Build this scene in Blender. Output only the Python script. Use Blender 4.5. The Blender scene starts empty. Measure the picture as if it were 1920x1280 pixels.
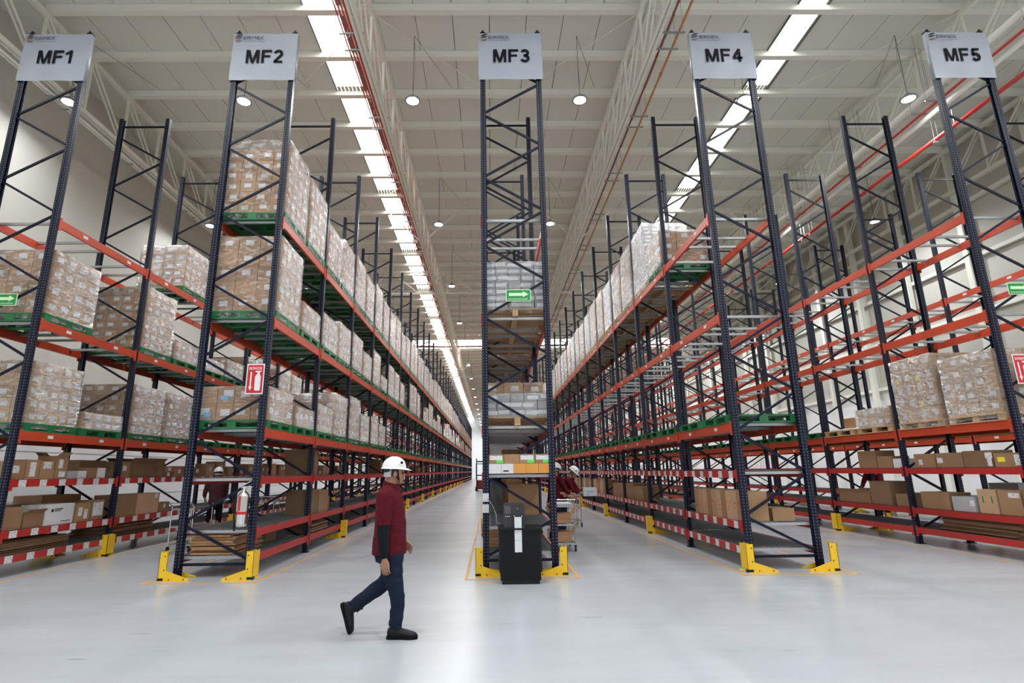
import bpy, math, random
from mathutils import Vector, Matrix, noise
random.seed(7)
S = bpy.context.scene
COL = S.collection
# ---------------------------------------------------------------- camera
PT, YW, RL, HCAM = 0.2345, 0.0131, -0.0124, 1.58
cam = bpy.data.cameras.new('camera'); cam.sensor_width = 36; cam.lens = 1015.6/1920*36
cam.shift_x = 29.24/1920; cam.clip_end = 400
co = bpy.data.objects.new('camera', cam); COL.objects.link(co)
R0 = Vector((math.cos(YW), -math.sin(YW), 0))
F0 = Vector((math.sin(YW)*math.cos(PT), math.cos(YW)*math.cos(PT), math.sin(PT)))
U0 = R0.cross(F0)
Rr = R0*math.cos(RL)+U0*math.sin(RL); Uu = U0*math.cos(RL)-R0*math.sin(RL)
M = Matrix((Rr, Uu, -F0)).transposed().to_4x4(); M.translation = Vector((0, 0, HCAM))
co.matrix_world = M
S.camera = co
# ---------------------------------------------------------------- world, light, exposure
w = bpy.data.worlds.new('world'); S.world = w; w.use_nodes = True
w.node_tree.nodes['Background'].inputs[0].default_value = (.75, .85, 1, 1)
w.node_tree.nodes['Background'].inputs[1].default_value = 1.0
S.view_settings.view_transform = 'Standard'; S.view_settings.look = 'None'
S.view_settings.gamma = 1; S.view_settings.use_curve_mapping = False
S.view_settings.exposure = -1.08
SKYLIGHT_POWER = 15.0
LAMP_POWER = 400.0
LAMP_GLOW = 60.0
try:
    S.cycles.max_bounces = 8; S.cycles.diffuse_bounces = 4; S.cycles.glossy_bounces = 3
    S.cycles.transparent_max_bounces = 12; S.cycles.transmission_bounces = 4
    S.cycles.sample_clamp_indirect = 6; S.cycles.caustics_reflective = False; S.cycles.caustics_refractive = False
    S.cycles.use_denoising = True
except Exception: pass

# ---------------------------------------------------------------- materials
MATS = {}
def mat(name, col, rough=.5, metal=0, bump=0, bscale=40, tint=0, spec=.5, noise_amt=0, nscale=8, coat=0):
    if name in MATS: return MATS[name]
    m = bpy.data.materials.new(name); m.use_nodes = True; MATS[name] = m
    nt = m.node_tree; b = nt.nodes['Principled BSDF']
    b.inputs['Base Color'].default_value = (*col, 1); b.inputs['Roughness'].default_value = rough
    b.inputs['Metallic'].default_value = metal; b.inputs['Specular IOR Level'].default_value = spec
    if coat: b.inputs['Coat Weight'].default_value = coat
    last = None
    if noise_amt or bump:
        tc = nt.nodes.new('ShaderNodeTexCoord'); n = nt.nodes.new('ShaderNodeTexNoise')
        n.inputs['Scale'].default_value = nscale; n.inputs['Detail'].default_value = 4
        nt.links.new(tc.outputs['Object'], n.inputs['Vector'])
    if noise_amt:
        mx = nt.nodes.new('ShaderNodeMix'); mx.data_type = 'RGBA'
        mx.inputs['A'].default_value = (*[c*(1-noise_amt) for c in col], 1)
        mx.inputs['B'].default_value = (*[min(1, c*(1+noise_amt)) for c in col], 1)
        nt.links.new(n.outputs['Fac'], mx.inputs['Factor']); last = mx.outputs['Result']
    if tint:
        oi = nt.nodes.new('ShaderNodeObjectInfo'); hs = nt.nodes.new('ShaderNodeHueSaturation')
        mr = nt.nodes.new('ShaderNodeMapRange'); mr.inputs['To Min'].default_value = 1-tint; mr.inputs['To Max'].default_value = 1+tint
        nt.links.new(oi.outputs['Random'], mr.inputs['Value']); nt.links.new(mr.outputs['Result'], hs.inputs['Value'])
        hs.inputs['Color'].default_value = (*col, 1)
        if last: nt.links.new(last, hs.inputs['Color'])
        last = hs.outputs['Color']
    if last: nt.links.new(last, b.inputs['Base Color'])
    if bump:
        n2 = nt.nodes.new('ShaderNodeTexNoise'); n2.inputs['Scale'].default_value = bscale
        nt.links.new(tc.outputs['Object'], n2.inputs['Vector'])
        bp = nt.nodes.new('ShaderNodeBump'); bp.inputs['Strength'].default_value = bump; bp.inputs['Distance'].default_value = .02
        nt.links.new(n2.outputs['Fac'], bp.inputs['Height']); nt.links.new(bp.outputs['Normal'], b.inputs['Normal'])
    return m
def emit(name, col, st):
    m = bpy.data.materials.new(name); m.use_nodes = True; nt = m.node_tree; nt.nodes.clear()
    e = nt.nodes.new('ShaderNodeEmission'); o = nt.nodes.new('ShaderNodeOutputMaterial')
    e.inputs[0].default_value = (*col, 1); e.inputs[1].default_value = st
    nt.links.new(e.outputs[0], o.inputs[0]); MATS[name] = m; return m
NAVY = (.0045, .0065, .020)
navy = mat('navy_steel', NAVY, .42, spec=.22)
def holes_mat():
    m = bpy.data.materials.new('navy_perforated'); m.use_nodes = True; nt = m.node_tree; b = nt.nodes['Principled BSDF']
    b.inputs['Roughness'].default_value = .42; b.inputs['Specular IOR Level'].default_value = .22
    uv = nt.nodes.new('ShaderNodeUVMap'); sp = nt.nodes.new('ShaderNodeSeparateXYZ'); nt.links.new(uv.outputs[0], sp.inputs[0])
    def math_(op, a, bb=None):
        n = nt.nodes.new('ShaderNodeMath'); n.operation = op
        for i, v in enumerate((a, bb)):
            if v is None: continue
            if isinstance(v, (int, float)): n.inputs[i].default_value = v
            else: nt.links.new(v, n.inputs[i])
        return n.outputs[0]
    au = math_('ABSOLUTE', math_('SUBTRACT', math_('ABSOLUTE', sp.outputs[0]), .027))
    fv = math_('ABSOLUTE', math_('SUBTRACT', math_('FRACT', math_('DIVIDE', sp.outputs[1], .05)), .5))
    msk = math_('MULTIPLY', math_('LESS_THAN', au, .005), math_('LESS_THAN', fv, .17))
    mx = nt.nodes.new('ShaderNodeMix'); mx.data_type = 'RGBA'; mx.inputs['A'].default_value = (*NAVY, 1); mx.inputs['B'].default_value = (.20, .21, .24, 1)
    nt.links.new(msk, mx.inputs['Factor']); nt.links.new(mx.outputs['Result'], b.inputs['Base Color'])
    MATS['navy_perforated'] = m; return m
navyp = holes_mat()
orange = mat('orange_steel', (.52, .060, .022), .38, noise_amt=.12, nscale=3)
redbeam = mat('red_steel', (.40, .025, .020), .4)
galv = mat('galvanised', (.40, .41, .42), .38, metal=.6, noise_amt=.15, nscale=20)
deckm = mat('wire_deck', (.10, .105, .11), .5, metal=.3)
yellow = mat('guard_yellow', (.80, .50, .015), .4, noise_amt=.06)
tape = mat('floor_tape', (.62, .30, .06), .5)
green = mat('green_plastic', (.010, .145, .045), .4, tint=.25)
wood = mat('pallet_wood', (.48, .31, .17), .7, tint=.25, noise_amt=.25, nscale=10)
white = mat('label_white', (.72, .72, .73), .5)
ink = mat('ink_black', (.006, .006, .008), .6, spec=.12)
black = mat('black_plastic', (.006, .006, .007), .45, spec=.3)
blackp = mat('black_panel', (.006, .006, .0065), .55, spec=.2)
grey_pl = mat('grey_plastic', (.035, .035, .038), .45, spec=.3)
cream = mat('cream_steel', (.93, .93, .84), .5)
pipe_red = mat('pipe_red', (.50, .03, .022), .35)
pipe_dark = mat('pipe_dark_red', (.22, .02, .02), .4)
conduit = mat('conduit_orange', (.50, .20, .07), .45)
chrome = mat('chrome', (.75, .75, .75), .18, metal=1)
wire = mat('wire', (.10, .10, .10), .5)
sticker_blue = mat('sticker_blue', (.12, .42, .75), .5)
sticker_green = mat('sticker_green', (.12, .62, .08), .5)
sticker_yellow = mat('sticker_yellow', (.80, .70, .03), .5)
sign_white = mat('banner_vinyl', (.33, .35, .405), .45, bump=.25, bscale=3)
sign_green = mat('sign_green', (.005, .22, .06), .4)
sign_glow = mat('sign_pale_green', (.60, .80, .45), .5)
sign_red = mat('sign_red', (.50, .012, .02), .4)
pink = mat('print_red', (.45, .05, .05), .6)
def card(name, col, tint=.16):
    m = mat(name, col, .75, tint=tint, noise_amt=.10, nscale=5)
    return m
card_a = card('cardboard_tan', (.40, .225, .115))
card_b = card('cardboard_pale', (.44, .28, .16))
card_shaded = card('cardboard_tan_shaded', (.30, .17, .085))  # tan cardboard darkened: shade of the lower shelves put into the colour
card_d = card('cardboard_dark', (.22, .125, .065), .25)
card_o = card('cardboard_orange', (.62, .27, .06), .08)
card_g = card('cardboard_grey', (.36, .35, .36), .1)
card_w = card('cardboard_white', (.62, .62, .63), .05)
def label_mat():
    m = bpy.data.materials.new('printed_label'); m.use_nodes = True; nt = m.node_tree; b = nt.nodes['Principled BSDF']
    b.inputs['Roughness'].default_value = .45
    tc = nt.nodes.new('ShaderNodeTexCoord'); n = nt.nodes.new('ShaderNodeTexNoise'); n.inputs['Scale'].default_value = 38
    mp = nt.nodes.new('ShaderNodeMapping'); mp.inputs['Scale'].default_value = (.5, .5, 1.6)
    nt.links.new(tc.outputs['Object'], mp.inputs[0]); nt.links.new(mp.outputs[0], n.inputs['Vector'])
    r = nt.nodes.new('ShaderNodeValToRGB'); r.color_ramp.elements[0].position = .36; r.color_ramp.elements[0].color = (.28, .28, .29, 1)
    r.color_ramp.elements[1].position = .44; r.color_ramp.elements[1].color = (.70, .70, .71, 1)
    nt.links.new(n.outputs['Fac'], r.inputs[0]); nt.links.new(r.outputs[0], b.inputs['Base Color']); MATS['printed_label'] = m; return m
plabel = label_mat()
def film_mat():
    m = bpy.data.materials.new('stretch_film'); m.use_nodes = True; nt = m.node_tree; nt.nodes.clear()
    N = nt.nodes.new; L = nt.links.new
    out = N('ShaderNodeOutputMaterial'); tr = N('ShaderNodeBsdfTransparent'); gl = N('ShaderNodeBsdfGlossy'); df = N('ShaderNodeBsdfDiffuse')
    tr.inputs[0].default_value = (.98, .98, .98, 1); gl.inputs['Color'].default_value = (1, 1, 1, 1); gl.inputs['Roughness'].default_value = .20
    df.inputs[0].default_value = (.80, .79, .78, 1)
    tc = N('ShaderNodeTexCoord'); mp = N('ShaderNodeMapping'); mp.inputs['Scale'].default_value = (3.2, 3.2, 8); mp.inputs['Rotation'].default_value = (.35, .25, 0)
    L(tc.outputs['Object'], mp.inputs[0])
    n = N('ShaderNodeTexNoise'); n.inputs['Scale'].default_value = 1.6; n.inputs['Detail'].default_value = 6; n.inputs['Distortion'].default_value = 1.2
    L(mp.outputs[0], n.inputs['Vector'])
    bp = N('ShaderNodeBump'); bp.inputs['Strength'].default_value = 1.0; bp.inputs['Distance'].default_value = .2
    L(n.outputs['Fac'], bp.inputs['Height']); L(bp.outputs[0], gl.inputs['Normal'])
    n2 = N('ShaderNodeTexNoise'); n2.inputs['Scale'].default_value = 2.6; n2.inputs['Detail'].default_value = 7; n2.inputs['Distortion'].default_value = .8
    L(mp.outputs[0], n2.inputs['Vector'])
    mr = N('ShaderNodeMapRange'); mr.inputs['From Min'].default_value = .50; mr.inputs['From Max'].default_value = .70
    mr.inputs['To Min'].default_value = .01; mr.inputs['To Max'].default_value = .60
    L(n2.outputs['Fac'], mr.inputs['Value'])
    m1 = N('ShaderNodeMixShader'); L(mr.outputs[0], m1.inputs[0]); L(tr.outputs[0], m1.inputs[1]); L(df.outputs[0], m1.inputs[2])
    lw = N('ShaderNodeLayerWeight'); lw.inputs['Blend'].default_value = .5
    def mth(op, a, b_):
        q = N('ShaderNodeMath'); q.operation = op
        for i_, v_ in enumerate((a, b_)):
            if isinstance(v_, (int, float)): q.inputs[i_].default_value = v_
            else: L(v_, q.inputs[i_])
        return q.outputs[0]
    graz = mth('POWER', lw.outputs['Facing'], 1.6)
    L(mth('MINIMUM', mth('MULTIPLY', mr.outputs[0], mth('ADD', .55, mth('MULTIPLY', graz, 1.6))), .9), m1.inputs[0])
    m2 = N('ShaderNodeMixShader'); L(mth('ADD', .10, mth('MULTIPLY', graz, .55)), m2.inputs[0]); L(m1.outputs[0], m2.inputs[1]); L(gl.outputs[0], m2.inputs[2])
    L(m2.outputs[0], out.inputs[0]); MATS['stretch_film'] = m; return m
film = film_mat()
def floor_mat():
    m = bpy.data.materials.new('epoxy_floor'); m.use_nodes = True; nt = m.node_tree; b = nt.nodes['Principled BSDF']; N = nt.nodes.new; L = nt.links.new
    tc = N('ShaderNodeTexCoord'); mp = N('ShaderNodeMapping'); mp.inputs['Scale'].default_value = (.25, 1.1, 1); L(tc.outputs['Object'], mp.inputs[0])
    n = N('ShaderNodeTexNoise'); n.inputs['Scale'].default_value = 1.2; n.inputs['Detail'].default_value = 8; n.inputs['Roughness'].default_value = .65; L(mp.outputs[0], n.inputs['Vector'])
    r = N('ShaderNodeValToRGB'); r.color_ramp.elements[0].position = .3; r.color_ramp.elements[0].color = (.375, .395, .42, 1)
    r.color_ramp.elements[1].position = .7; r.color_ramp.elements[1].color = (.415, .435, .465, 1); L(n.outputs['Fac'], r.inputs[0])
    # scuff marks
    mp2 = N('ShaderNodeMapping'); mp2.inputs['Scale'].default_value = (.55, 7, 1); mp2.inputs['Rotation'].default_value = (0, 0, .12); L(tc.outputs['Object'], mp2.inputs[0])
    v = N('ShaderNodeTexNoise'); v.inputs['Scale'].default_value = 2.2; v.inputs['Detail'].default_value = 2; L(mp2.outputs[0], v.inputs['Vector'])
    r2 = N('ShaderNodeValToRGB'); r2.color_ramp.elements[0].position = .745; r2.color_ramp.elements[0].color = (0, 0, 0, 1); r2.color_ramp.elements[1].position = .765; r2.color_ramp.elements[1].color = (1, 1, 1, 1)
    L(v.outputs['Fac'], r2.inputs[0])
    mx = N('ShaderNodeMix'); mx.data_type = 'RGBA'; mx.inputs['B'].default_value = (.22, .22, .24, 1); L(r.outputs[0], mx.inputs['A']); L(r2.outputs[0], mx.inputs['Factor'])
    L(mx.outputs['Result'], b.inputs['Base Color'])
    b.inputs['Specular IOR Level'].default_value = .38
    mr = N('ShaderNodeMapRange'); mr.inputs['To Min'].default_value = .20; mr.inputs['To Max'].default_value = .30; L(n.outputs['Fac'], mr.inputs['Value']); L(mr.outputs[0], b.inputs['Roughness'])
    n3 = N('ShaderNodeTexNoise'); n3.inputs['Scale'].default_value = 3; n3.inputs['Detail'].default_value = 3; L(tc.outputs['Object'], n3.inputs['Vector'])
    bp = N('ShaderNodeBump'); bp.inputs['Strength'].default_value = .05; bp.inputs['Distance'].default_value = .03; L(n3.outputs['Fac'], bp.inputs['Height']); L(bp.outputs[0], b.inputs['Normal'])
    return m
floorm = floor_mat()
wall_l = mat('wall_plaster', (.64, .625, .57), .8, noise_amt=.04, nscale=.4)
wall_w = mat('wall_white_panel', (.90, .91, .92), .6)
roofm = mat("roof_panel", (.80, .80, .72), .6)
skym = emit('skylight_panel', (1, .98, .93), SKYLIGHT_POWER)
lampm = emit('lamp_diffuser', (.90, .96, 1), LAMP_GLOW)

# ---------------------------------------------------------------- mesh helpers
class MB:
    def __init__(s): s.v = []; s.f = []; s.m = []; s.uv = None
    def quad(s, pts, mi=0):
        n = len(s.v); s.v += [tuple(p) for p in pts]; s.f.append(tuple(range(n, n+len(pts)))); s.m.append(mi); return s
    def box(s, x0, x1, y0, y1, z0, z1, mi=0, skip=''):
        n = len(s.v)
        s.v += [(x0,y0,z0),(x1,y0,z0),(x1,y1,z0),(x0,y1,z0),(x0,y0,z1),(x1,y0,z1),(x1,y1,z1),(x0,y1,z1)]
        for f in ((0,3,2,1),(4,5,6,7),(0,1,5,4),(1,2,6,5),(2,3,7,6),(3,0,4,7)): s.f.append(tuple(n+i for i in f)); s.m.append(mi)
        return s
    def bar(s, p, q, wd, ht, mi=0, up=(0,0,1)):
        p = Vector(p); q = Vector(q); d = (q-p).normalized(); u = Vector(up)
        if abs(d.dot(u)) > .98: u = Vector((0,1,0))
        a = d.cross(u).normalized()*wd/2; b = a.cross(d).normalized()*ht/2
        n = len(s.v)
        for c in (p, q): s.v += [tuple(c-a-b), tuple(c+a-b), tuple(c+a+b), tuple(c-a+b)]
        for f in ((0,1,2,3),(7,6,5,4),(0,4,5,1),(1,5,6,2),(2,6,7,3),(3,7,4,0)): s.f.append(tuple(n+i for i in f)); s.m.append(mi)
        return s
    def cyl(s, p, q, r, seg=10, mi=0, r2=None):
        p = Vector(p); q = Vector(q); d = (q-p).normalized(); u = Vector((0,0,1)) if abs(d.z) < .9 else Vector((1,0,0))
        a = d.cross(u).normalized(); b = a.cross(d); n = len(s.v); r2 = r if r2 is None else r2
        for c, rr in ((p, r), (q, r2)):
            for i in range(seg):
                t = 2*math.pi*i/seg; s.v.append(tuple(c+a*rr*math.cos(t)+b*rr*math.sin(t)))
        for i in range(seg):
            j = (i+1) % seg; s.f.append((n+i, n+j, n+seg+j, n+seg+i)); s.m.append(mi)
        s.f.append(tuple(n+seg-1-i for i in range(seg))); s.m.append(mi)
        s.f.append(tuple(n+seg+i for i in range(seg))); s.m.append(mi)
        return s
    def lathe(s, prof, seg=20, mi=0, c=(0,0,0)):
        n = len(s.v)
        for r, z in prof:
            for i in range(seg):
                t = 2*math.pi*i/seg; s.v.append((c[0]+r*math.cos(t), c[1]+r*math.sin(t), c[2]+z))
        for k in range(len(prof)-1):
            for i in range(seg):
                j = (i+1) % seg; s.f.append((n+k*seg+i, n+k*seg+j, n+(k+1)*seg+j, n+(k+1)*seg+i)); s.m.append(mi)
        return s
    def prism(s, poly, y0, y1, mi=0, axis='y'):
        n = len(s.v); k = len(poly)
        def P(a, b, t): return {'y': (a, t, b), 'x': (t, a, b), 'z': (a, b, t)}[axis]
        s.v += [P(a, b, y0) for a, b in poly]+[P(a, b, y1) for a, b in poly]
        s.f.append(tuple(range(n, n+k))); s.m.append(mi); s.f.append(tuple(range(n+2*k-1, n+k-1, -1))); s.m.append(mi)
        for i in range(k):
            j = (i+1) % k; s.f.append((n+i, n+k+i, n+k+j, n+j)); s.m.append(mi)
        return s
    def mesh(s, name, mats):
        me = bpy.data.meshes.new(name); me.from_pydata(s.v, [], s.f)
        if not isinstance(mats, (list, tuple)): mats = [mats]
        for m in mats: me.materials.append(m)
        if len(mats) > 1: me.polygons.foreach_set('material_index', s.m)
        me.update(); return me
def ob(name, me, parent=None, loc=(0,0,0), rz=0, scale=None):
    o = bpy.data.objects.new(name, me); COL.objects.link(o); o.location = loc
    if rz: o.rotation_euler = (0, 0, rz)
    if scale: o.scale = scale
    if parent is not None: o.parent = parent
    return o
def tag(o, label, cat, group=None):
    o['label'] = label; o['category'] = cat
    if group: o['group'] = group
    return o
def struct(name, me, label=None, parent=None, loc=(0,0,0)):
    o = ob(name, me, parent, loc)
    if parent is None: o['kind'] = 'structure'
    if label: o['label'] = label
    return o
def smooth(me):
    me.polygons.foreach_set('use_smooth', [True]*len(me.polygons)); me.update(); return me
ONES = ['', 'first', 'second', 'third', 'fourth', 'fifth', 'sixth', 'seventh', 'eighth', 'ninth', 'tenth', 'eleventh', 'twelfth', 'thirteenth', 'fourteenth', 'fifteenth', 'sixteenth', 'seventeenth', 'eighteenth', 'nineteenth']
TENS = {2: 'twenty', 3: 'thirty', 4: 'forty', 5: 'fifty', 6: 'sixty', 7: 'seventy', 8: 'eighty'}
def nth(i):
    if i < 20: return ONES[i]
    t, u = divmod(i, 10)
    if u == 0: return {2: 'twentieth', 3: 'thirtieth', 4: 'fortieth', 5: 'fiftieth', 6: 'sixtieth', 7: 'seventieth', 8: 'eightieth'}[t]
    return TENS[t]+'-'+ONES[u]

# ---------------------------------------------------------------- layout numbers (metres)
D0, BAY, NB = 9.145, 2.702, 38
YB, YE = -6.0, D0+NB*BAY+12
WXL, WXR = -12.9, 18.2
RX = [(-9.09, -7.858), (-4.995, -3.785), (-.133, 1.064), (4.092, 5.295), (8.90, 10.074), (12.93, 14.13)]
RN = ['MF1', 'MF2', 'MF3', 'MF4', 'MF5', 'the unmarked rack right of MF5']
ZL = [.33, .72, 1.53, 2.33, 4.26, 6.17]      # beam tops
ZP = 13.5                                     # purlin underside
# ---------------------------------------------------------------- shell
b = MB(); b.box(WXL-.3, WXR+.3, YB, YE, -.2, 0); struct('floor', b.mesh('floor', floorm), 'glossy pale grey epoxy warehouse floor with faint scuffs')
b = MB(); b.box(WXL-.3, WXL, YB, YE, 0, ZP+.5); wl = struct('wall_left', b.mesh('wall_left', wall_l), 'tall plain beige wall left of the racks')
b = MB()
for k in range(8): b.box(WXL, WXL+.02, YB, YE, .02+k*.45, .44+k*.45)
ob('wall_cladding', b.mesh('wall_cladding', wall_w), wl)
b = MB(); b.box(WXR, WXR+.3, YB, YE, 0, ZP+.5); wr = struct('wall_right', b.mesh('wall_right', wall_l), 'beige wall right with white columns and girts')
b = MB(); b.box(WXR-.02, WXR, YB, YE, 0, 5.0); ob('wall_cladding', b.mesh('wall_cladding_right', wall_w), wr)
girt = MB().box(WXR-.16, WXR-.02, YB, YE, 0, .14).mesh('girt', cream)
for z in (4.95, 7.0, 9.05, 11.2): ob('girt', girt, wr, (0, 0, z))
colm = MB().box(WXR-.34, WXR-.16, -.11, .11, 0, ZP).mesh('wall_column', cream)
for k in range(-5, 34): ob('wall_column', colm, wr, (0, 18.8+k*3.05, 0))
b = MB(); b.box(WXL, WXR, YE, YE+.3, 0, ZP+.5); struct('wall_back', b.mesh('wall_back', wall_w), 'white far end wall seen down the aisle')
b = MB(); b.box(WXL, WXR, YB-.3, YB, 0, ZP+.5); struct('wall_front', b.mesh('wall_front', wall_w), 'white wall behind the camera')
# roof: panels between skylight openings
SK = [(-4.86, -4.0), (8.40, 9.13)]
TY = (49.6, 53.2)
b = MB(); b.box(WXL, WXR, YB, YE, ZP+.62, ZP+.7); ceil = struct('ceiling', b.mesh('ceiling', roofm), 'grey metal roof deck over cream purlins and trusses')
x = WXL; edges = []
while x < WXR-.01:
    nx = x+1.02
    for a, c in SK:
        if x < a-.1 and nx > a-.35: nx = a
        if a-.01 <= x < c: nx = c
    nx = min(nx, WXR); edges.append((x, nx)); x = nx
for a, c in edges:
    if any(abs(a-s[0]) < .02 for s in SK): continue
    for y0, y1 in ((YB, TY[0]), (TY[1], YE)):
        ob('roof_panel', MB().box(a+.009, c-.009, y0, y1, ZP+.22, ZP+.28).mesh('roof_panel', roofm), ceil)
nwin = 0
for a, c in SK:
    nwin += 1
    fr = MB()
    fr.box(a-.03, a, YB, YE, ZP+.16, ZP+.30); fr.box(c, c+.10, YB, YE, ZP+.16, ZP+.30)
    wdw = struct('window_%d' % nwin, fr.mesh('skylight_frame', mat('skylight_frame', (.12, .13, .11), .5)), 'long roof skylight strip running down the hall, %s' % ('left of centre' if a < 0 else 'right of centre'))
    y = YB
    pane = MB().box(a, c, 0, 1.63, ZP+.20, ZP+.24).mesh('skylight_pane', skym)
    while y < YE-1: ob('pane', pane, wdw, (0, y, 0)); y += 1.65
    lap = MB()
    for i in range(7): lap.box(a+.02+i*(c-a)/7, a+.02+(i+.8)*(c-a)/7, 0, .45, ZP+.165, ZP+.19)
    lapm = lap.mesh('corrugated_lap', mat('lap_grey', (.40, .39, .34), .6))
    for k in range(12): ob('corrugated_lap', lapm, wdw, (0, 15.1+k*6.6, 0))
b = MB(); b.box(WXL, WXR, TY[0]-.06, TY[0], ZP+.1, ZP+.3); b.box(WXL, WXR, TY[1], TY[1]+.06, ZP+.1, ZP+.3)
w3 = struct('window_3', b.mesh('cross_skylight_frame', cream), 'bright skylight band crossing the roof far down the hall')
for k in range(30):
    xx = WXL+k*1.02
    ob('pane', MB().box(xx, xx+1.0, TY[0], TY[1], ZP+.2, ZP+.24).mesh('cross_pane', skym), w3)
pur = MB().box(-11.7, WXR, -.09, .09, 0, .17)
pur.box(-11.7, WXR, -.09, -.07, .15, .21)
purm = pur.mesh('purlin', cream)
PY = [12.05+1.665*k for k in range(-17, 62)]
for y in PY: ob('purlin', purm, ceil, (0, y, ZP))
# trusses along the hall
def truss(X, twin=0):
    n0 = 2
    ch = MB(); ch.box(X-.06, X+.06, YB, YE, ZP-.14, ZP-.002)
    if twin: ch.box(X+.16, X+.26, YB, YE, ZP-.12, ZP-.002)
    t = ob('truss_top_chord', ch.mesh('truss_top_chord', cream), ceil)
    bc = MB(); bc.box(X-.09, X-.02, YB, YE, ZP-1.80, ZP-1.70); bc.box(X+.02, X+.09, YB, YE, ZP-1.80, ZP-1.70)
    ob('truss_bottom_chord', bc.mesh('truss_bottom_chord', cream), t)
    v = MB().box(X-.035, X+.035, -.03, .03, ZP-1.75, ZP-.05).mesh('truss_vertical', cream)
    d = MB().bar((X-.06, 0, ZP-.1), (X-.06, 1.665, ZP-1.72), .035, .05).bar((X+.06, 0, ZP-.1), (X+.06, 1.665, ZP-1.72), .035, .05).mesh('truss_diagonal', cream)
    for y in PY[10:]:
        ob('truss_vertical', v, t, (0, y, 0)); ob('truss_diagonal', d, t, (0, y, 0))
truss(-11.6); truss(-3.05); truss(4.1, 1); truss(12.8); truss(17.75)
# transverse trusses
def xtruss(Y, x0, x1):
    ch = MB(); ch.box(x0, x1, Y-.05, Y+.05, ZP-.12, ZP-.01); ch.box(x0, x1, Y-.05, Y+.05, ZP-1.5, ZP-1.42)
    t = ob('cross_truss_chord', ch.mesh('cross_truss_chord', cream), ceil)
    n = int((x1-x0)/1.7); st = (x1-x0)/n; m = MB()
    for i in range(n):
        xa = x0+i*st; m = MB(); m.bar((xa, Y, ZP-.06), (xa, Y, ZP-1.46), .05, .05)
        if i % 2: m.bar((xa, Y, ZP-1.46), (xa+st, Y, ZP-.06), .05, .05)
        else: m.bar((xa, Y, ZP-.06), (xa+st, Y, ZP-1.46), .05, .05)
        ob('cross_truss_web', m.mesh('cross_truss_web', cream), t)
for Y in (31.2, 61, 91): xtruss(Y, WXL+.1, WXR-.1)
# diagonal roof tie rods
for k, (X, s) in enumerate([(-3.05, 1), (4.1, -1), (4.1, 1), (12.8, -1), (-3.05, -1)]):
    for y in (12.0, 20.4, 37, 45.3):
        ob('tie_rod', MB().cyl((X, y, ZP-.05), (X+s*3.3, y+3.3, ZP-.05), .012, 6).mesh('tie_rod', cream), ceil)
        ob('knee_brace', MB().bar((X, y+11.2, ZP-1.7), (X+s*1.7, y+11.2, ZP-.05), .05, .05).mesh('knee_brace', cream), ceil)

# ---------------------------------------------------------------- high bay lamps
LX = [(-11.3, 'left of rack MF1'), (-6.6, 'between racks MF1 and MF2'), (-2.03, 'between racks MF2 and MF3'), (2.53, 'between racks MF3 and MF4'), (7.05, 'between racks MF4 and MF5'), (11.6, 'just right of rack MF5'), (15.95, 'by the right wall')]
LZ = 11.4
hb = MB(); hb.lathe([(0, .16), (.05, .16), (.07, .12), (.12, .10), (.135, .04), (.20, .035), (.205, .0), (.165, -.005)], 24)
hbm = smooth(hb.mesh('lamp_housing', mat('lamp_grey', (.30, .31, .33), .35, metal=.5)))
df = MB(); df.lathe([(.165, -.004), (.10, -.012), (0, -.014)], 24); dfm = df.mesh('lamp_diffuser', lampm)
rodm = MB().cyl((0, 0, .16), (0, 0, ZP-LZ-.005), .007, 6).lathe([(0, .19), (.03, .17), (.03, .15)], 8).mesh('lamp_rod', wire)
cabm = MB()
pts = [(.0, 0, ZP-LZ), (.02, .1, 1.3), (.015, .03, .7), (0, 0, .17)]
for i in range(3): cabm.cyl(pts[i], pts[i+1], .004, 5)
cabm = cabm.mesh('lamp_cable', wire)
tether = MB().cyl((0, 0, ZP-LZ), (.9, 2.1, ZP-LZ-.02), .006, 5).mesh('lamp_feed', wire)
def lamp_light(pw):
    ld = bpy.data.lights.new('lamp_light', 'AREA'); ld.shape = 'DISK'; ld.size = .33; ld.energy = pw; ld.color = (.95, .98, 1); ld.spread = math.radians(158); return ld
ld, ld_wall = lamp_light(LAMP_POWER), lamp_light(LAMP_POWER*.5)
for lx, where in LX:
    for k in range(-2, 15):
        ly = 12.84+k*7.6
        o = bpy.data.objects.new('high_bay_lamp', None); COL.objects.link(o); o.location = (lx, ly, LZ)
        if k < 0: row = nth(-k)+' one behind the viewpoint'
        else: row = nth(k+1)+' from the front'
        tag(o, 'high-bay lamp %s, %s' % (where, row), 'lamp', 'round high-bay lamps hung from the roof')
        ob('housing', hbm, o); ob('diffuser', dfm, o); ob('rod', rodm, o); ob('cable', cabm, o); ob('feed_wire', tether, o)
        if k <= 14:
            l = bpy.data.objects.new('light', ld_wall if lx < -10 else ld); COL.objects.link(l); l.parent = o; l.location = (0, 0, -.03)

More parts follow.
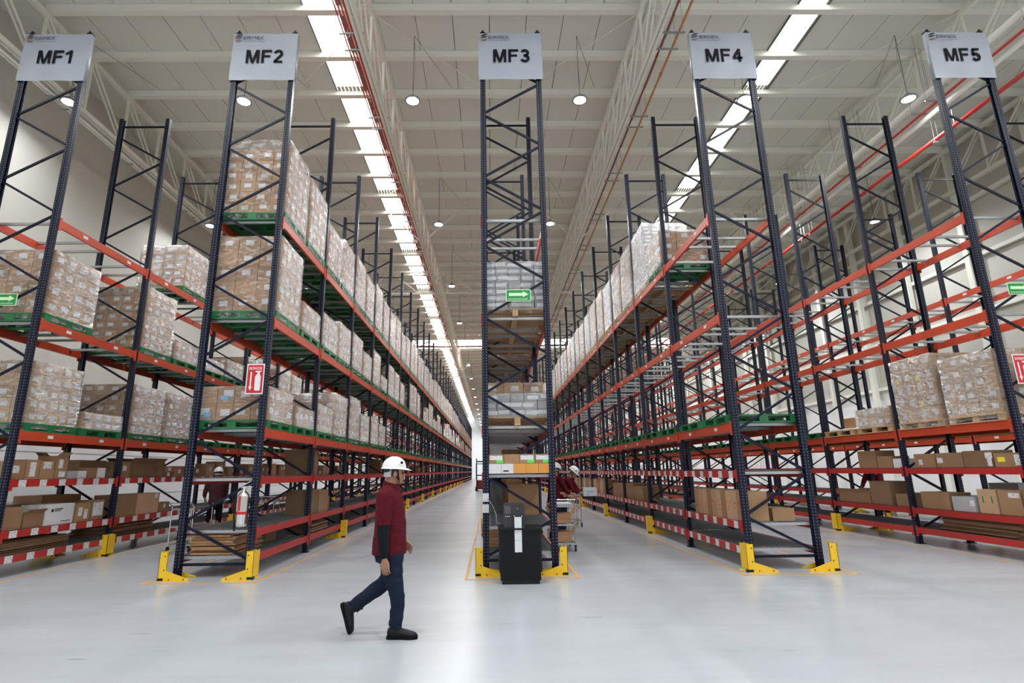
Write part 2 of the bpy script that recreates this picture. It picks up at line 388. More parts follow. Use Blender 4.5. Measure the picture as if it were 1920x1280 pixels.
# ---------------------------------------------------------------- pipes and trays under the roof
def pipe_run(name, label, pipes, y0, y1, hang_x, hz, mats, hstep=1.9, fit=True, cat='pipes'):
    o = bpy.data.objects.new(name, None); COL.objects.link(o); o.location = (hang_x[0], y0, hz); tag(o, label, cat)
    bx, by, bz = o.location
    for i, (X, Z, r) in enumerate(pipes):
        m = MB(); m.cyl((X-bx, 0, Z-bz), (X-bx, y1-y0, Z-bz), r, 10)
        if fit:
            for k in range(int((y1-y0)/6)): m.cyl((X-bx, 2.3+k*6+i*.7, Z-bz), (X-bx, 2.42+k*6+i*.7, Z-bz), r*1.35, 10)
        ob('pipe', smooth(m.mesh('pipe', mats[i % len(mats)])), o)
    h = MB(); a, c = hang_x
    h.box(a-bx, c-bx, -.02, .02, -.075, -.035); h.cyl((a-bx+.04, 0, -.05), (a-bx+.04, 0, ZP-hz), .006, 5); h.cyl((c-bx-.04, 0, -.05), (c-bx-.04, 0, ZP-hz), .006, 5)
    hm = h.mesh('hanger', galv); y = .8
    while y < y1-y0 and y < 75: ob('hanger', hm, o, (0, y, 0)); ob('hanger', hm, o, (0, y+.55, 0)); y += 3.33
    return o
pipe_run('pipe_bundle', 'bundle of thin red pipes running under the roof left of centre', [(-3.62, 12.4, .018), (-3.54, 12.4, .018), (-3.46, 12.4, .018), (-3.38, 12.4, .03), (-3.29, 12.4, .026), (-3.20, 12.4, .045)], 4, 100, (-3.70, -3.08), 12.35, [pipe_red])
pipe_run('fire_pipe', 'thin dark red pipe with orange conduit right of the centre truss', [(4.58, 12.4, .025), (4.90, 12.4, .03)], 4, 100, (4.46, 5.02), 12.36, [pipe_dark, conduit])
pipe_run('cable_tray', 'wide white cable ducts with red pipe along the right-hand truss', [(12.15, 11.55, .09), (12.42, 11.45, .09), (12.32, 11.27, .035), (12.5, 11.2, .09), (12.6, 11.9, .06)], 2, 100, (12.0, 12.75), 11.35, [cream, cream, pipe_red, cream, cream], fit=False, cat='cable tray')
pipe_run('sprinkler_main', 'single bright red pipe slung below the ducts at right', [(12.6, 10.5, .055)], 2, 100, (12.5, 12.7), 10.45, [pipe_red])
pipe_run('wall_conduit', 'pair of cream conduits along the left truss bottom', [(-11.75, 11.62, .035), (-11.85, 11.62, .03)], 2, 100, (-11.9, -11.7), 11.6, [cream], fit=False, cat='conduit')
o = ob('cross_pipe', MB().cyl((WXL+.1, 49.3, 12.9), (WXR-.1, 49.3, 12.9), .07, 10).mesh('cross_pipe', pipe_dark)); tag(o, 'dark red pipe crossing the hall below the bright roof band', 'pipe')

# ---------------------------------------------------------------- racks
UW, UD, UH = .10, .085, 10.16
def upright_mesh(side, H=UH):
    # C section open towards the inside of the rack; side = -1 left, 1 right ; origin at outer face, front
    t = .012; pr = [(0, 0), (-side*UW, 0), (-side*UW, t), (-side*t, t), (-side*t, UD-t), (-side*UW, UD-t), (-side*UW, UD), (0, UD)]
    me = bpy.data.meshes.new('upright')
    v = [(x, y, 0) for x, y in pr]+[(x, y, H) for x, y in pr]; k = len(pr)
    f = []; uv = []
    for i in range(k):
        j = (i+1) % k; fc = (i, k+i, k+j, j); L_ = math.hypot(pr[j][0]-pr[i][0], pr[j][1]-pr[i][1]); off = 9 if L_ < .03 else 0
        f.append(fc); uv += [(-L_/2+off, 0), (-L_/2+off, H), (L_/2+off, H), (L_/2+off, 0)]
    f.append(tuple(range(k))); f.append(tuple(range(2*k-1, k-1, -1))); uv += [(9, 9)]*(2*k)
    me.from_pydata(v, [], f); l = me.uv_layers.new(name='UVMap')
    l.data.foreach_set('uv', [c for p in uv for c in p]); me.materials.append(navyp); me.update(); return me
UPM = {-1: upright_mesh(-1), 1: upright_mesh(1)}
foot = {s: MB().box(min(.02*s, -.13*s), max(.02*s, -.13*s), -.03, UD+.03, 0, .012).box(min(-.01*s, -.09*s), max(-.01*s, -.09*s), -.006, 0, .012, .16).mesh('foot_plate', navy) for s in (-1, 1)}
def braces(W, orient, H=10.0):
    """list of (p, q) in rack frame coordinates: x 0..W, z"""
    xi = [.07, W-.07]; side = orient; out = []
    z = 9.66; zs = []
    k = 0; cur = 1-orient
    pts_ = [(cur, 9.66)]
    for k in range(14):
        cur = 1-cur; pts_.append((cur, 8.98-.68*k))
    for (a, za), (c, zc) in zip(pts_[:-1], pts_[1:]):
        if zc < .3: zc = .24
        out.append(((xi[a], za-.025), (xi[c], zc+.025)))
        if zc < .3: break
    out.append(((xi[0], .2), (xi[1], .2))); out.append(((xi[0], 9.95), (xi[1], 9.95)))
    return out
def beam_mesh(h, m, L_=BAY-UD):
    pr = [(0, 0), (-.045, 0), (-.045, h*.68), (-.028, h*.68), (-.028, h), (0, h)]
    b = MB(); b.prism([(x, z-h) for x, z in pr], .002, L_-.002)
    for y in (-.005, L_-.045): b.box(-.002, .012, y, y+.05, -h-.06, .03)
    return b.mesh('beam', m)
def mirror(b):
    b.v = [(-x, y, z) for x, y, z in b.v]; b.f = [tuple(reversed(f)) for f in b.f]; return b
BH = [.115, .115, .115, .15, .155, .155]
BM = {}
def get_beam(lv, side, kind):
    key = (BH[lv], side, kind)
    if key not in BM:
        h = BH[lv]; L_ = BAY-UD; b = MB()
        pr = [(0, 0), (-.045, 0), (-.045, h*.68), (-.028, h*.68), (-.028, h), (0, h)]
        b.prism([(x, z-h) for x, z in pr], .002, L_-.002)
        for y in (-.005, L_-.045): b.box(-.002, .014, y, y+.05, -h-.06, .03)
        if side < 0: mirror(b)
        BM[key] = b.mesh('beam', redbeam if kind else orange)
    return BM[key]
def label_strip(n, x, wdt, ht, zc, L_=BAY-UD):
    b = MB()
    for i in range(n):
        y = L_*(i+.5)/n; b.box(min(x, x*1.0)-.0015, x+.0015, y-wdt/2, y+wdt/2, zc-ht/2, zc+ht/2)
    return b.mesh('shelf_label', plabel)
def deck_mesh(W, lvl):
    b = MB(); L_ = BAY-UD
    n = 44
    for i in range(n):
        y = L_*(i+.5)/n; b.box(.0, W, y-.011, y+.011, .0, .008)
    for i in range(12):
        x = .04+i*(W-.08)/11; b.box(x-.004, x+.004, 0, L_, -.006, 0)
    return b.mesh('shelf_deck', deckm)
def rail_mesh(W, z=-.045):
    return MB().box(.045, W-.045, 0, .05, z, 0.0).mesh('support_bar', galv)
STRIPES = {0: 1, 3: -1}     # racks with striped shelf labels and side of the labels
def make_rack(ri):
    x0, x1 = RX[ri]; W = x1-x0; nm = RN[ri]
    root = bpy.data.objects.new('pallet_rack', None); COL.objects.link(root); root.location = (x0, D0, 0)
    tag(root, ('navy and orange pallet rack row under the %s banner' % nm) if ri < 5 else 'navy and orange rack row beyond MF5, nearest the right wall', 'rack', 'rows of pallet racking')
    orient = 0 if ri in (1, 3) else 1
    br = braces(W, orient)
    near = 8
    bmesh = [MB().bar((p[0], UD*.5, p[1]), (q[0], UD*.5, q[1]), .028, .042).mesh('brace', navy) for p, q in br]
    fb = MB()
    for p, q in br: fb.bar((p[0], UD*.5, p[1]), (q[0], UD*.5, q[1]), .028, .042)
    fbm = fb.mesh('frame_bracing', navy)
    frames = list(range(NB+1)) if ri not in (0, 5) else list(range(NB+1))
    for n in frames:
        y = n*BAY
        ul = ob('upright', UPM[-1], root, (0, y, 0)); ur = ob('upright', UPM[1], root, (W, y, 0))
        if n < near:
            for m in bmesh: ob('brace', m, ul)
            ob('foot_plate', foot[-1], ul); ob('foot_plate', foot[1], ur)
        else: ob('frame_bracing', fbm, root, (0, y, 0))
    deck = deck_mesh(W-.1, 0); rail = rail_mesh(W)
    empty_levels = 6
    for n in range(NB):
        y = n*BAY+UD
        if n >= 24:
            break
        for lv in range(6):
            if ri == 5 and lv == 4: continue
            for side in (-1, 1):
                lab = ri in STRIPES and STRIPES[ri] == side and lv < 3
                bo = ob('beam', get_beam(lv, side, lv < 3), root, (0 if side < 0 else W, y, ZL[lv]))
                # beams sit just inside the outer faces of the uprights
                if lab:
                    lm = LBL[(side, lv)]
                    if n < 4:
                        for i in range(6): ob('shelf_label', SLAB[side], bo, (0, (BAY-UD)*(i+.55)/6, -BH[lv]/2))
                    else: ob('shelf_label', lm, bo)
                elif lv >= 3 and ((side == 1 and ri in (0, 2)) or (side == -1 and ri in (3, 5))):
                    for yy in (.66, 1.96): ob('location_label', LLAB[side], bo, (0, yy, -.07))
            if lv < 3:
                ob('shelf_deck', deck, root, (.05, y, ZL[lv]-.002)); ob('support_bar', rail, root, (0, y, ZL[lv]-.012))
            else:
                for yy in (.12, .98, 1.42, 2.28): ob('support_bar', rail, root, (0, y+yy, ZL[lv]-.004))
    # distant bays: one part each
    fbay = MB()
    for lv in range(6):
        if ri == 5 and lv == 4: continue
        h = BH[lv]
        for xa in (0, W-.045): fbay.box(xa, xa+.045, 0, BAY-UD, ZL[lv]-h, ZL[lv], 0 if lv > 2 else 1)
        for yy in (.12, .98, 1.42, 2.28): fbay.box(.05, W-.05, yy, yy+.05, ZL[lv]-.05, ZL[lv]-.004, 2)
        if lv < 3: fbay.box(.05, W-.05, 0, BAY-UD, ZL[lv]-.006, ZL[lv]-.001, 3)
    fm = fbay.mesh('shelf_bay', [orange, redbeam, galv, deckm])
    for n in range(24, NB): ob('shelf_bay', fm, root, (0, n*BAY+UD, 0))
    return root
SLAB = {s: MB().box(-.0015+s*.0025, .0015+s*.0025, -.075, .075, -.056, .056).mesh('shelf_label', plabel) for s in (-1, 1)}
LLAB = {s: MB().box(-.0015+s*.0025, .0015+s*.0025, -.06, .06, -.028, .028).mesh('location_label', white) for s in (-1, 1)}
LBL = {}
for s in (-1, 1):
    for lv in range(3): 
        b = MB()
        for i in range(6):
            y = (BAY-UD)*(i+.55)/6; b.box(-.0015+s*.0025, .0015+s*.0025, y-.075, y+.075, -BH[lv]/2-.056, -BH[lv]/2+.056)
        LBL[(s, lv)] = b.mesh('shelf_labels', plabel)
racks = [make_rack(i) for i in range(6)]

# yellow guards: one thing each
def guard_mesh(s):
    """s=1: stands on the right of a right-hand upright; origin at upright outer front corner, floor"""
    b = MB(); t = .008
    b.box(.0, .115, -.20, -.20+t, .0, .42)
    b.box(.115-t, .115, -.20, .02, .05, .42)
    b.box(.045, .05+t, -.20, .02, .42-.012, .42)
    b.prism([(.0, 0), (-.36, 0), (-.36, .03), (.0, .15)], -.20, -.20+t)
    b.prism([(.0, 0), (-.30, 0), (-.30, .02), (.0, .10)], .13, .13+t)
    b.box(-.34, .115, -.23, -.19, 0, .008); b.box(-.02, .115, -.2, .14, 0, .008)
    for (x, z) in ((.03, .36), (.03, .16)): b.cyl((x, -.2005, z), (x, -.206, z), .009, 8, 1)
    for x in (-.28, -.06): b.cyl((x, -.2005, .025), (x, -.208, .025), .009, 8, 1)
    b.box(.03, .116, -.205, -.12, 0.0, .045, 2)
    if s < 0: mirror(b)
    return b.mesh('column_guard', [yellow, ink, black])
GM = {1: guard_mesh(1), -1: guard_mesh(-1)}
for ri in range(6):
    x0, x1 = RX[ri]; first = 1 if ri in (0,) else 0
    for n in range(first, 26, 2):
        for s, X in ((-1, x0), (1, x1)):
            o = ob('column_guard', GM[s], None, (X+s*.002, D0+n*BAY, 0))
            nm = RN[ri] if ri < 5 else 'the right-wall rack'
            tag(o, 'yellow steel guard at the %s foot of %s, %s upright from the front' % ('left' if s < 0 else 'right', 'rack '+nm if ri < 5 else nm, nth(n+1)), 'column guard', 'yellow column guards')
# floor tape frames
for ri in range(6):
    x0, x1 = RX[ri]; b = MB(); a, c, y0, y1 = x0-.27, x1+.27, D0-.42, D0+NB*BAY+.5; t = .042
    b.box(a, a+t, y0, y1, .0, .003); b.box(c-t, c, y0, y1, .0, .003); b.box(a, c, y0, y0+t, .0, .0035)
    o = ob('floor_tape', b.mesh('floor_tape', tape)); tag(o, 'orange-yellow tape outline on the floor around %s' % ('rack '+RN[ri] if ri < 5 else 'the rack nearest the right wall'), 'floor tape')

# ---------------------------------------------------------------- text helper
def text_mesh(txt, size, mtl, depth=.001, bold=True, sx=1.0):
    c = bpy.data.curves.new('t', 'FONT'); c.body = txt; c.size = size; c.extrude = depth; c.align_x = 'LEFT'
    if bold: c.offset = size*.018
    o = bpy.data.objects.new('t', c); COL.objects.link(o)
    dg = bpy.context.evaluated_depsgraph_get(); me = bpy.data.meshes.new_from_object(o.evaluated_get(dg))
    bpy.data.objects.remove(o); me.materials.clear(); me.materials.append(mtl)
    # stand up: x stays, y->z, facing -Y
    for v in me.vertices: v.co = Vector((v.co.x*sx, -v.co.z, v.co.y))
    me.update(); me.name = 'lettering'; return me
def width(me): 
    xs = [v.co.x for v in me.vertices]; return min(xs), max(xs)
def stroke(b, pts, t, y0=-.001, y1=.001):
    P = [Vector((p[0], p[1])) for p in pts]; L_, R_ = [], []
    for i, p in enumerate(P):
        d0 = (P[i]-P[i-1]).normalized() if i else (P[1]-P[0]).normalized(); d1 = (P[i+1]-P[i]).normalized() if i < len(P)-1 else d0
        m = (d0+d1).normalized(); n_ = Vector((-m.y, m.x)); k = t/2/max(.35, n_.dot(Vector((-d0.y, d0.x)))); L_.append(p+n_*k); R_.append(p-n_*k)
    for i in range(len(P)-1): b.quad([(R_[i].x, y0, R_[i].y), (R_[i+1].x, y0, R_[i+1].y), (L_[i+1].x, y0, L_[i+1].y), (L_[i].x, y0, L_[i].y)])
def arc(cx, cy, rx, ry, a0, a1, n=14): return [(cx+rx*math.cos(math.radians(a0+(a1-a0)*i/n)), cy+ry*math.sin(math.radians(a0+(a1-a0)*i/n))) for i in range(n+1)]
def glyphs(txt, H, mtl):
    b = MB(); x = 0; t = .19
    for ch in txt:
        g = MB()
        if ch == 'M':
            g.quad([(0, -.001, 0), (.17, -.001, 0), (.17, -.001, 1), (0, -.001, 1)]); g.quad([(.70, -.001, 0), (.87, -.001, 0), (.87, -.001, 1), (.70, -.001, 1)])
            g.quad([(.0, -.0012, 1), (.36, -.0012, 0), (.51, -.0012, 0), (.24, -.0012, 1)]); g.quad([(.87, -.0014, 1), (.51, -.0014, 0), (.36, -.0014, 0), (.63, -.0014, 1)]); w_ = .87
        elif ch == 'F':
            g.box(0, .18, -.001, 0, 0, 1); g.box(.18, .66, -.001, 0, .83, 1); g.box(.18, .58, -.001, 0, .43, .59); w_ = .66
        elif ch == '1':
            g.box(.25, .43, -.001, 0, 0, 1); g.quad([(.25, -.001, .74), (.25, -.001, .98), (.0, -.001, .80), (.0, -.001, .64)]); w_ = .5
        elif ch == '2':
            stroke(g, arc(.31, .70, .215, .215, 170, -28)+[(.20, .22), (.10, .085)], t); g.box(.03, .60, -.001, 0, 0, .165); w_ = .62
        elif ch == '3':
            stroke(g, arc(.30, .72, .20, .19, 160, -80), t); stroke(g, arc(.30, .29, .225, .205, 90, -165), t); g.box(.20, .33, -.001, 0, .445, .60); w_ = .62
        elif ch == '4':
            g.box(.36, .54, -.001, 0, 0, 1); g.box(0, .65, -.001, 0, .21, .37); g.quad([(.36, -.0012, 1), (.0, -.0012, .37), (.0, -.0012, .26), (.14, -.0012, .26), (.42, -.0012, .76)]); w_ = .66
        elif ch == '5':
            g.box(.12, .58, -.001, 0, .83, 1); stroke(g, [(.17, .95), (.125, .47)], .16); stroke(g, arc(.29, .325, .215, .24, 150, -160), t); w_ = .62
        n0 = len(b.v); b.v += [((vx+x)*H, vy, vz*H) for vx, vy, vz in g.v]; b.f += [tuple(n0+i for i in f) for f in g.f]; b.m += g.m
        x += w_+.13
    return b.mesh('lettering', mtl)
# banners
ZT, ZBt = 10.10, 9.03
BIR = text_mesh('BIRMEX', .105, mat('logo_grey', (.10, .09, .14), .5), .001, False, 1.15)
SUB = MB()
for i in range(16): SUB.box(i*.028, i*.028+.02, -.001, 0, 0, .014)
SUB = SUB.mesh('small_print', mat('small_print', (.36, .36, .42), .5))
def swoosh(z0, mtl, k):
    n = 8; b = MB(); top = []; bot = []
    for i in range(n+1):
        t = i/n; x = t*.145; zz = z0+.05*math.sin(t*math.pi*.5)*(1-k*.25)-(.02 if k == 2 else 0)*math.sin(t*math.pi)
        th = .016*math.sin(math.pi*min(max(t, .04), .96))+.002
        top.append((x, zz+th)); bot.append((x, zz-th))
    for i in range(n): b.quad([(bot[i][0], 0, bot[i][1]), (bot[i+1][0], 0, bot[i+1][1]), (top[i+1][0], 0, top[i+1][1]), (top[i][0], 0, top[i][1])])
    return b.mesh('logo_stripe', mtl)
LOGO = [swoosh(.07, mat('logo_black', (.015, .02, .03), .5), 0), swoosh(.03, mat('logo_green', (.02, .07, .05), .5), 1), swoosh(-.015, mat('logo_rust', (.30, .10, .05), .5), 2)]
for ri in range(5):
    x0, x1 = RX[ri]; W = x1-x0+.06
    b = MB(); nx, nz = 12, 10
    random.seed(ri+5)
    g = [[(i*W/nx, .006*math.sin(i*.9+j*.5+ri)+.004*math.sin(j*1.3-i*.4), -(ZT-ZBt)*j/nz) for i in range(nx+1)] for j in range(nz+1)]
    for j in range(nz):
        for i in range(nx): b.quad([g[j+1][i], g[j+1][i+1], g[j][i+1], g[j][i]])
    for X in (0.0, W-.004): b.box(X, X+.004, 0, .09, -(ZT-ZBt), 0)
    o = ob('aisle_banner', smooth(b.mesh('banner', sign_white)), None, (x0-.03, D0-.03, ZT))
    tag(o, 'white vinyl banner reading MF%d at the top of the front frame' % (ri+1), 'sign')
    tm = glyphs('MF%d' % (ri+1), .30, ink); a, c = width(tm)
    ob('lettering', tm, o, ((W-(c-a))/2-a+.02, -.014, -.69))
    ob('logo_lettering', BIR, o, (.19, -.014, -.14)); ob('small_print', SUB, o, (.19, -.014, -.175))
    for l in LOGO: ob('logo_stripe', l, o, (.035, -.015, -.15))
    for X in (.05, W-.11): ob('upright_cap', MB().box(X, X+.07, .04, .10, 0, .075).box(X+.012, X+.05, .03, .05, 0, .1).mesh('cap', black), o)

# evacuation and extinguisher signs
RUTA = text_mesh('RUTA DE EVACUACION', .034, sign_glow, .0006)
def arrow_sign(x, z, label):
    b = MB().box(0, .44, 0, .004, 0, .22, 0).box(.012, .428, -.002, 0, .012, .208, 1)
    o = ob('evacuation_sign', b.mesh('evacuation_sign', [sign_glow, sign_green]), None, (x, D0-.0045, z)); tag(o, label, 'sign')
    ob('arrow', MB().prism([(.05, .10), (.30, .10), (.30, .075), (.40, .13), (.30, .185), (.30, .155), (.05, .155)], -.004, -.002).mesh('arrow', sign_glow), o)
    ob('lettering', RUTA, o, (.035, -.003, .03), scale=(.95, 1, 1))
    return o
arrow_sign(.30, 4.49, 'small green evacuation arrow sign on the front braces of rack MF3')
arrow_sign(-8.71, 4.49, 'small green evacuation arrow sign on the front frame of rack MF1')
arrow_sign(9.31, 4.54, 'small green evacuation arrow sign on the front braces of rack MF5')
EXT = text_mesh('EXTINTOR', .062, white, .0006)
def ext_sign(x, z, label):
    b = MB().box(0, .34, 0, .004, 0, .52, 0).box(.02, .32, -.002, 0, .02, .50, 1)
    o = ob('extinguisher_sign', b.mesh('extinguisher_sign', [white, sign_red]), None, (x, D0-.0045, z), scale=(.88, 1, 1)); tag(o, label, 'sign')
    a, c = width(EXT); ob('lettering', EXT, o, (.17-(a+c)/2*.82, -.003, .42), scale=(.82, 1, 1))
    ob('arrow', MB().prism([(.055, .13), (.09, .06), (.125, .13), (.103, .13), (.103, .38), (.077, .38), (.077, .13)], -.004, -.002).mesh('arrow', white), o)
    e = MB().prism([(.18, .06), (.27, .06), (.28, .09), (.28, .30), (.25, .35), (.25, .37), (.29, .39), (.29, .40), (.18, .40), (.165, .38), (.21, .37), (.21, .35), (.17, .30), (.17, .09)], -.0035, -.002)
    ob('extinguisher_pictogram', e.mesh('pictogram', white), o)
ext_sign(-4.14, 2.89, 'red and white EXTINTOR sign with arrow on rack MF2 front upright')
ext_sign(9.09, 2.93, 'red and white EXTINTOR sign on the front frame of rack MF5')
# extinguisher
e = bpy.data.objects.new('fire_extinguisher', None); COL.objects.link(e); e.location = (-3.95, D0-.1105, .77)
tag(e, 'shiny steel fire extinguisher hanging on the front right upright of rack MF2', 'extinguisher')
ob('cylinder', smooth(MB().lathe([(0, 0), (.075, 0), (.088, .015), (.09, .05), (.09, .44), (.08, .49), (.05, .53), (.025, .545), (.025, .57), (0, .57)], 24).mesh('cylinder', chrome)), e)
lb = MB(); n = 14
for k, (z0, z1, mi) in enumerate([(.24, .47, 0), (.19, .235, 1)]):
    for i in range(n):
        a0 = -math.pi*.5+(i-n/2)*.16; a1 = a0+.16; r = .0912
        mm = mi if mi else (2 if 4 <= i <= 6 and k == 0 else 0)
        lb.quad([(r*math.cos(a0), r*math.sin(a0), z0), (r*math.cos(a1), r*math.sin(a1), z0), (r*math.cos(a1), r*math.sin(a1), z1), (r*math.cos(a0), r*math.sin(a0), z1)], mm)
ob('instruction_label', lb.mesh('instruction_label', [mat('steel_label', (.42, .42, .38), .4), sign_red, sign_red]), e)
ob('valve', MB().cyl((0, 0, .56), (0, 0, .62), .022).cyl((-.05, 0, .60), (.05, 0, .60), .014).mesh('valve', chrome), e)
ob('handle', MB().bar((-.03, 0, .63), (.10, 0, .70), .02, .012).bar((-.02, 0, .615), (.13, 0, .61), .02, .012).mesh('handle', chrome), e)
hs = MB(); P = [(-.05, 0, .60), (-.10, -.01, .56), (-.12, -.02, .40), (-.115, -.02, .15), (-.10, -.02, .02)]
for i in range(4): hs.cyl(P[i], P[i+1], .012, 8)
hs.cyl(P[-1], (-.095, -.02, -.06), .016, 8); ob('hose', hs.mesh('hose', black), e)
ob('bracket', MB().box(-.02, .12, .09, .11, .35, .40).mesh('bracket', black), e)

# ---------------------------------------------------------------- pallets
def place_child(me_list, root):
    for nm, me, loc in me_list: ob(nm, me, root, loc)
PW, PD, PH = 1.22, 1.18, .145
def green_parts():
    L_ = []
    L_.append(('top_deck', MB().box(-PW/2, PW/2, -PD/2, PD/2, .115, PH).mesh('top_deck', green), (0, 0, 0)))
    blk = MB().box(-.075, .075, -.075, .075, .025, .117).mesh('block', green)
    for x in (-PW/2+.076, 0, PW/2-.076):
        for y in (-PD/2+.076, 0, PD/2-.076): L_.append(('block', blk, (x, y, 0)))
    rn = MB().box(-PW/2, PW/2, -.065, .065, 0, .027).mesh('runner', green)
    for y in (-PD/2+.066, 0, PD/2-.066): L_.append(('runner', rn, (0, y, 0)))
    rn = MB().box(-.06, .06, -PD/2, PD/2, 0.002, .025).mesh('cross_runner', green)
    for x in (-PW/2+.061, PW/2-.061): L_.append(('runner', rn, (x, 0, 0)))
    return L_
def wood_parts():
    L_ = []
    bd = MB().box(-PW/2, PW/2, -.05, .05, .125, PH).mesh('deck_board', wood)
    for i in range(7): L_.append(('deck_board', bd, (0, -PD/2+.051+i*(PD-.102)/6, 0)))
    st = MB().box(-.05, .05, -PD/2, PD/2, .10, .124).mesh('stringer_board', wood)
    blk = MB().box(-.05, .05, -.07, .07, .02, .10).mesh('block', wood)
    bt = MB().box(-.05, .05, -PD/2, PD/2, 0, .02).mesh('bottom_board', wood)
    for x in (-PW/2+.051, 0, PW/2-.051):
        L_.append(('stringer_board', st, (x, 0, 0))); L_.append(('bottom_board', bt, (x, 0, 0)))
        for y in (-PD/2+.071, 0, PD/2-.071): L_.append(('block', blk, (x, y, 0)))
    return L_
GP, WP = green_parts(), wood_parts()
def joined(parts, name, mtls):
    b = MB()
    for nm, me, loc in parts:
        n = len(b.v); b.v += [(v.co.x+loc[0], v.co.y+loc[1], v.co.z+loc[2]) for v in me.vertices]
        for p in me.polygons: b.f.append(tuple(n+i for i in p.vertices)); b.m.append(0)
    return b.mesh(name, mtls)
GJ, WJ = joined(GP, 'plastic_pallet', green), joined(WP, 'wooden_pallet', wood)
LVN = {3: 'lowest pallet level', 4: 'middle pallet level', 5: 'top pallet level'}
def slotxy(ri, s):
    n, h = divmod(s, 2); x0, x1 = RX[ri]
    return (x0+x1)/2, D0+n*BAY+UD+(.655 if h == 0 else 1.96)
def rname(ri): return 'rack '+RN[ri] if ri < 5 else 'the right-wall rack'
npal = 0
far_p = {}
def pallet(ri, lv, s, kind, loaded):
    global npal
    X, Y = slotxy(ri, s); z = ZL[lv]+.001
    if npal >= 296 or s > 50:
        far_p.setdefault(kind, []).append((X, Y, z)); return
    npal += 1
    pt = GP if kind == 'g' else WP; nm = 'plastic_pallet' if kind == 'g' else 'wooden_pallet'
    if s < 10:
        o = bpy.data.objects.new(nm, None); COL.objects.link(o); o.location = (X, Y, z)
        for a, me, loc in pt: ob(a, me, o, loc)
    else: o = ob(nm, GJ if kind == 'g' else WJ, None, (X, Y, z))
    tag(o, '%s %s pallet on the %s of %s, %s from the front' % ('loaded' if loaded else 'empty', 'green plastic' if kind == 'g' else 'wooden', LVN[lv], rname(ri), nth(s+1)), 'pallet', 'pallets on the racks')

# ---------------------------------------------------------------- film-wrapped loads
BOXM = {}
def box_mesh(w_, d_, h_, m, tape_=True):
    key = (round(w_, 3), round(d_, 3), round(h_, 3), m.name)
    if key not in BOXM:
        b = MB(); e = .006
        b.box(-w_/2+e, w_/2-e, -d_/2+e, d_/2-e, .002, h_-.002)
        BOXM[key] = b.mesh('carton', m)
    return BOXM[key]
LABM = {}
def lab_mesh(w_, h_, m, axis):
    key = (round(w_, 3), round(h_, 3), m.name, axis)
    if key not in LABM:
        b = MB()
        if axis == 'y': b.box(-w_/2, w_/2, -.002, 0, -h_/2, h_/2)
        else: b.box(-.001, .001, -w_/2, w_/2, -h_/2, h_/2)
        LABM[key] = b.mesh('label', m)
    return LABM[key]
def film_mesh(w_, d_, h_, seed, rag=.0):
    rnd = random.Random(seed); b = MB(); nx, nz = 9, 9
    off = Vector((seed*3.1, seed*1.7, 0))
    def P(x, y, z):
        v = Vector((x, y, z)); k = noise.noise(v*5+off); k2 = noise.noise(v*14+off)
        d = Vector((x, y, 0)); d = d/max(abs(x)/(w_/2), abs(y)/(d_/2), .001) if d.length > 0 else d
        nn = Vector((1 if x > w_/2-.001 else -1 if x < -w_/2+.001 else 0, 1 if y > d_/2-.001 else -1 if y < -d_/2+.001 else 0, 0))
        return v+nn*(.012+.014*abs(k)+.010*abs(k2))+Vector((0, 0, .02*k if z > h_-.001 else 0))
    per = [(-w_/2+w_*i/nx, -d_/2) for i in range(nx)]+[(w_/2, -d_/2+d_*i/nx) for i in range(nx)]+[(w_/2-w_*i/nx, d_/2) for i in range(nx)]+[(-w_/2, d_/2-d_*i/nx) for i in range(nx)]
    n = len(per); rows = []
    for j in range(nz+1):
        rows.append([P(x, y, -.09+(h_+.09)*j/nz) for x, y in per])
    for j in range(nz):
        for i in range(n): k = (i+1) % n; b.quad([rows[j][i], rows[j][k], rows[j+1][k], rows[j+1][i]])
    # top rim
    inn = [Vector((p.x*.72, p.y*.72, h_+.006+.012*noise.noise(Vector((p.x*4, p.y*4, 3))+off))) for p in rows[-1]]
    for i in range(n): k = (i+1) % n; b.quad([rows[-1][i], rows[-1][k], inn[k], inn[i]])
    me = b.mesh('stretch_film', film)
    import bmesh
    bm = bmesh.new(); bm.from_mesh(me); bmesh.ops.remove_doubles(bm, verts=bm.verts, dist=.0005); bm.to_mesh(me); bm.free()
    return smooth(me)
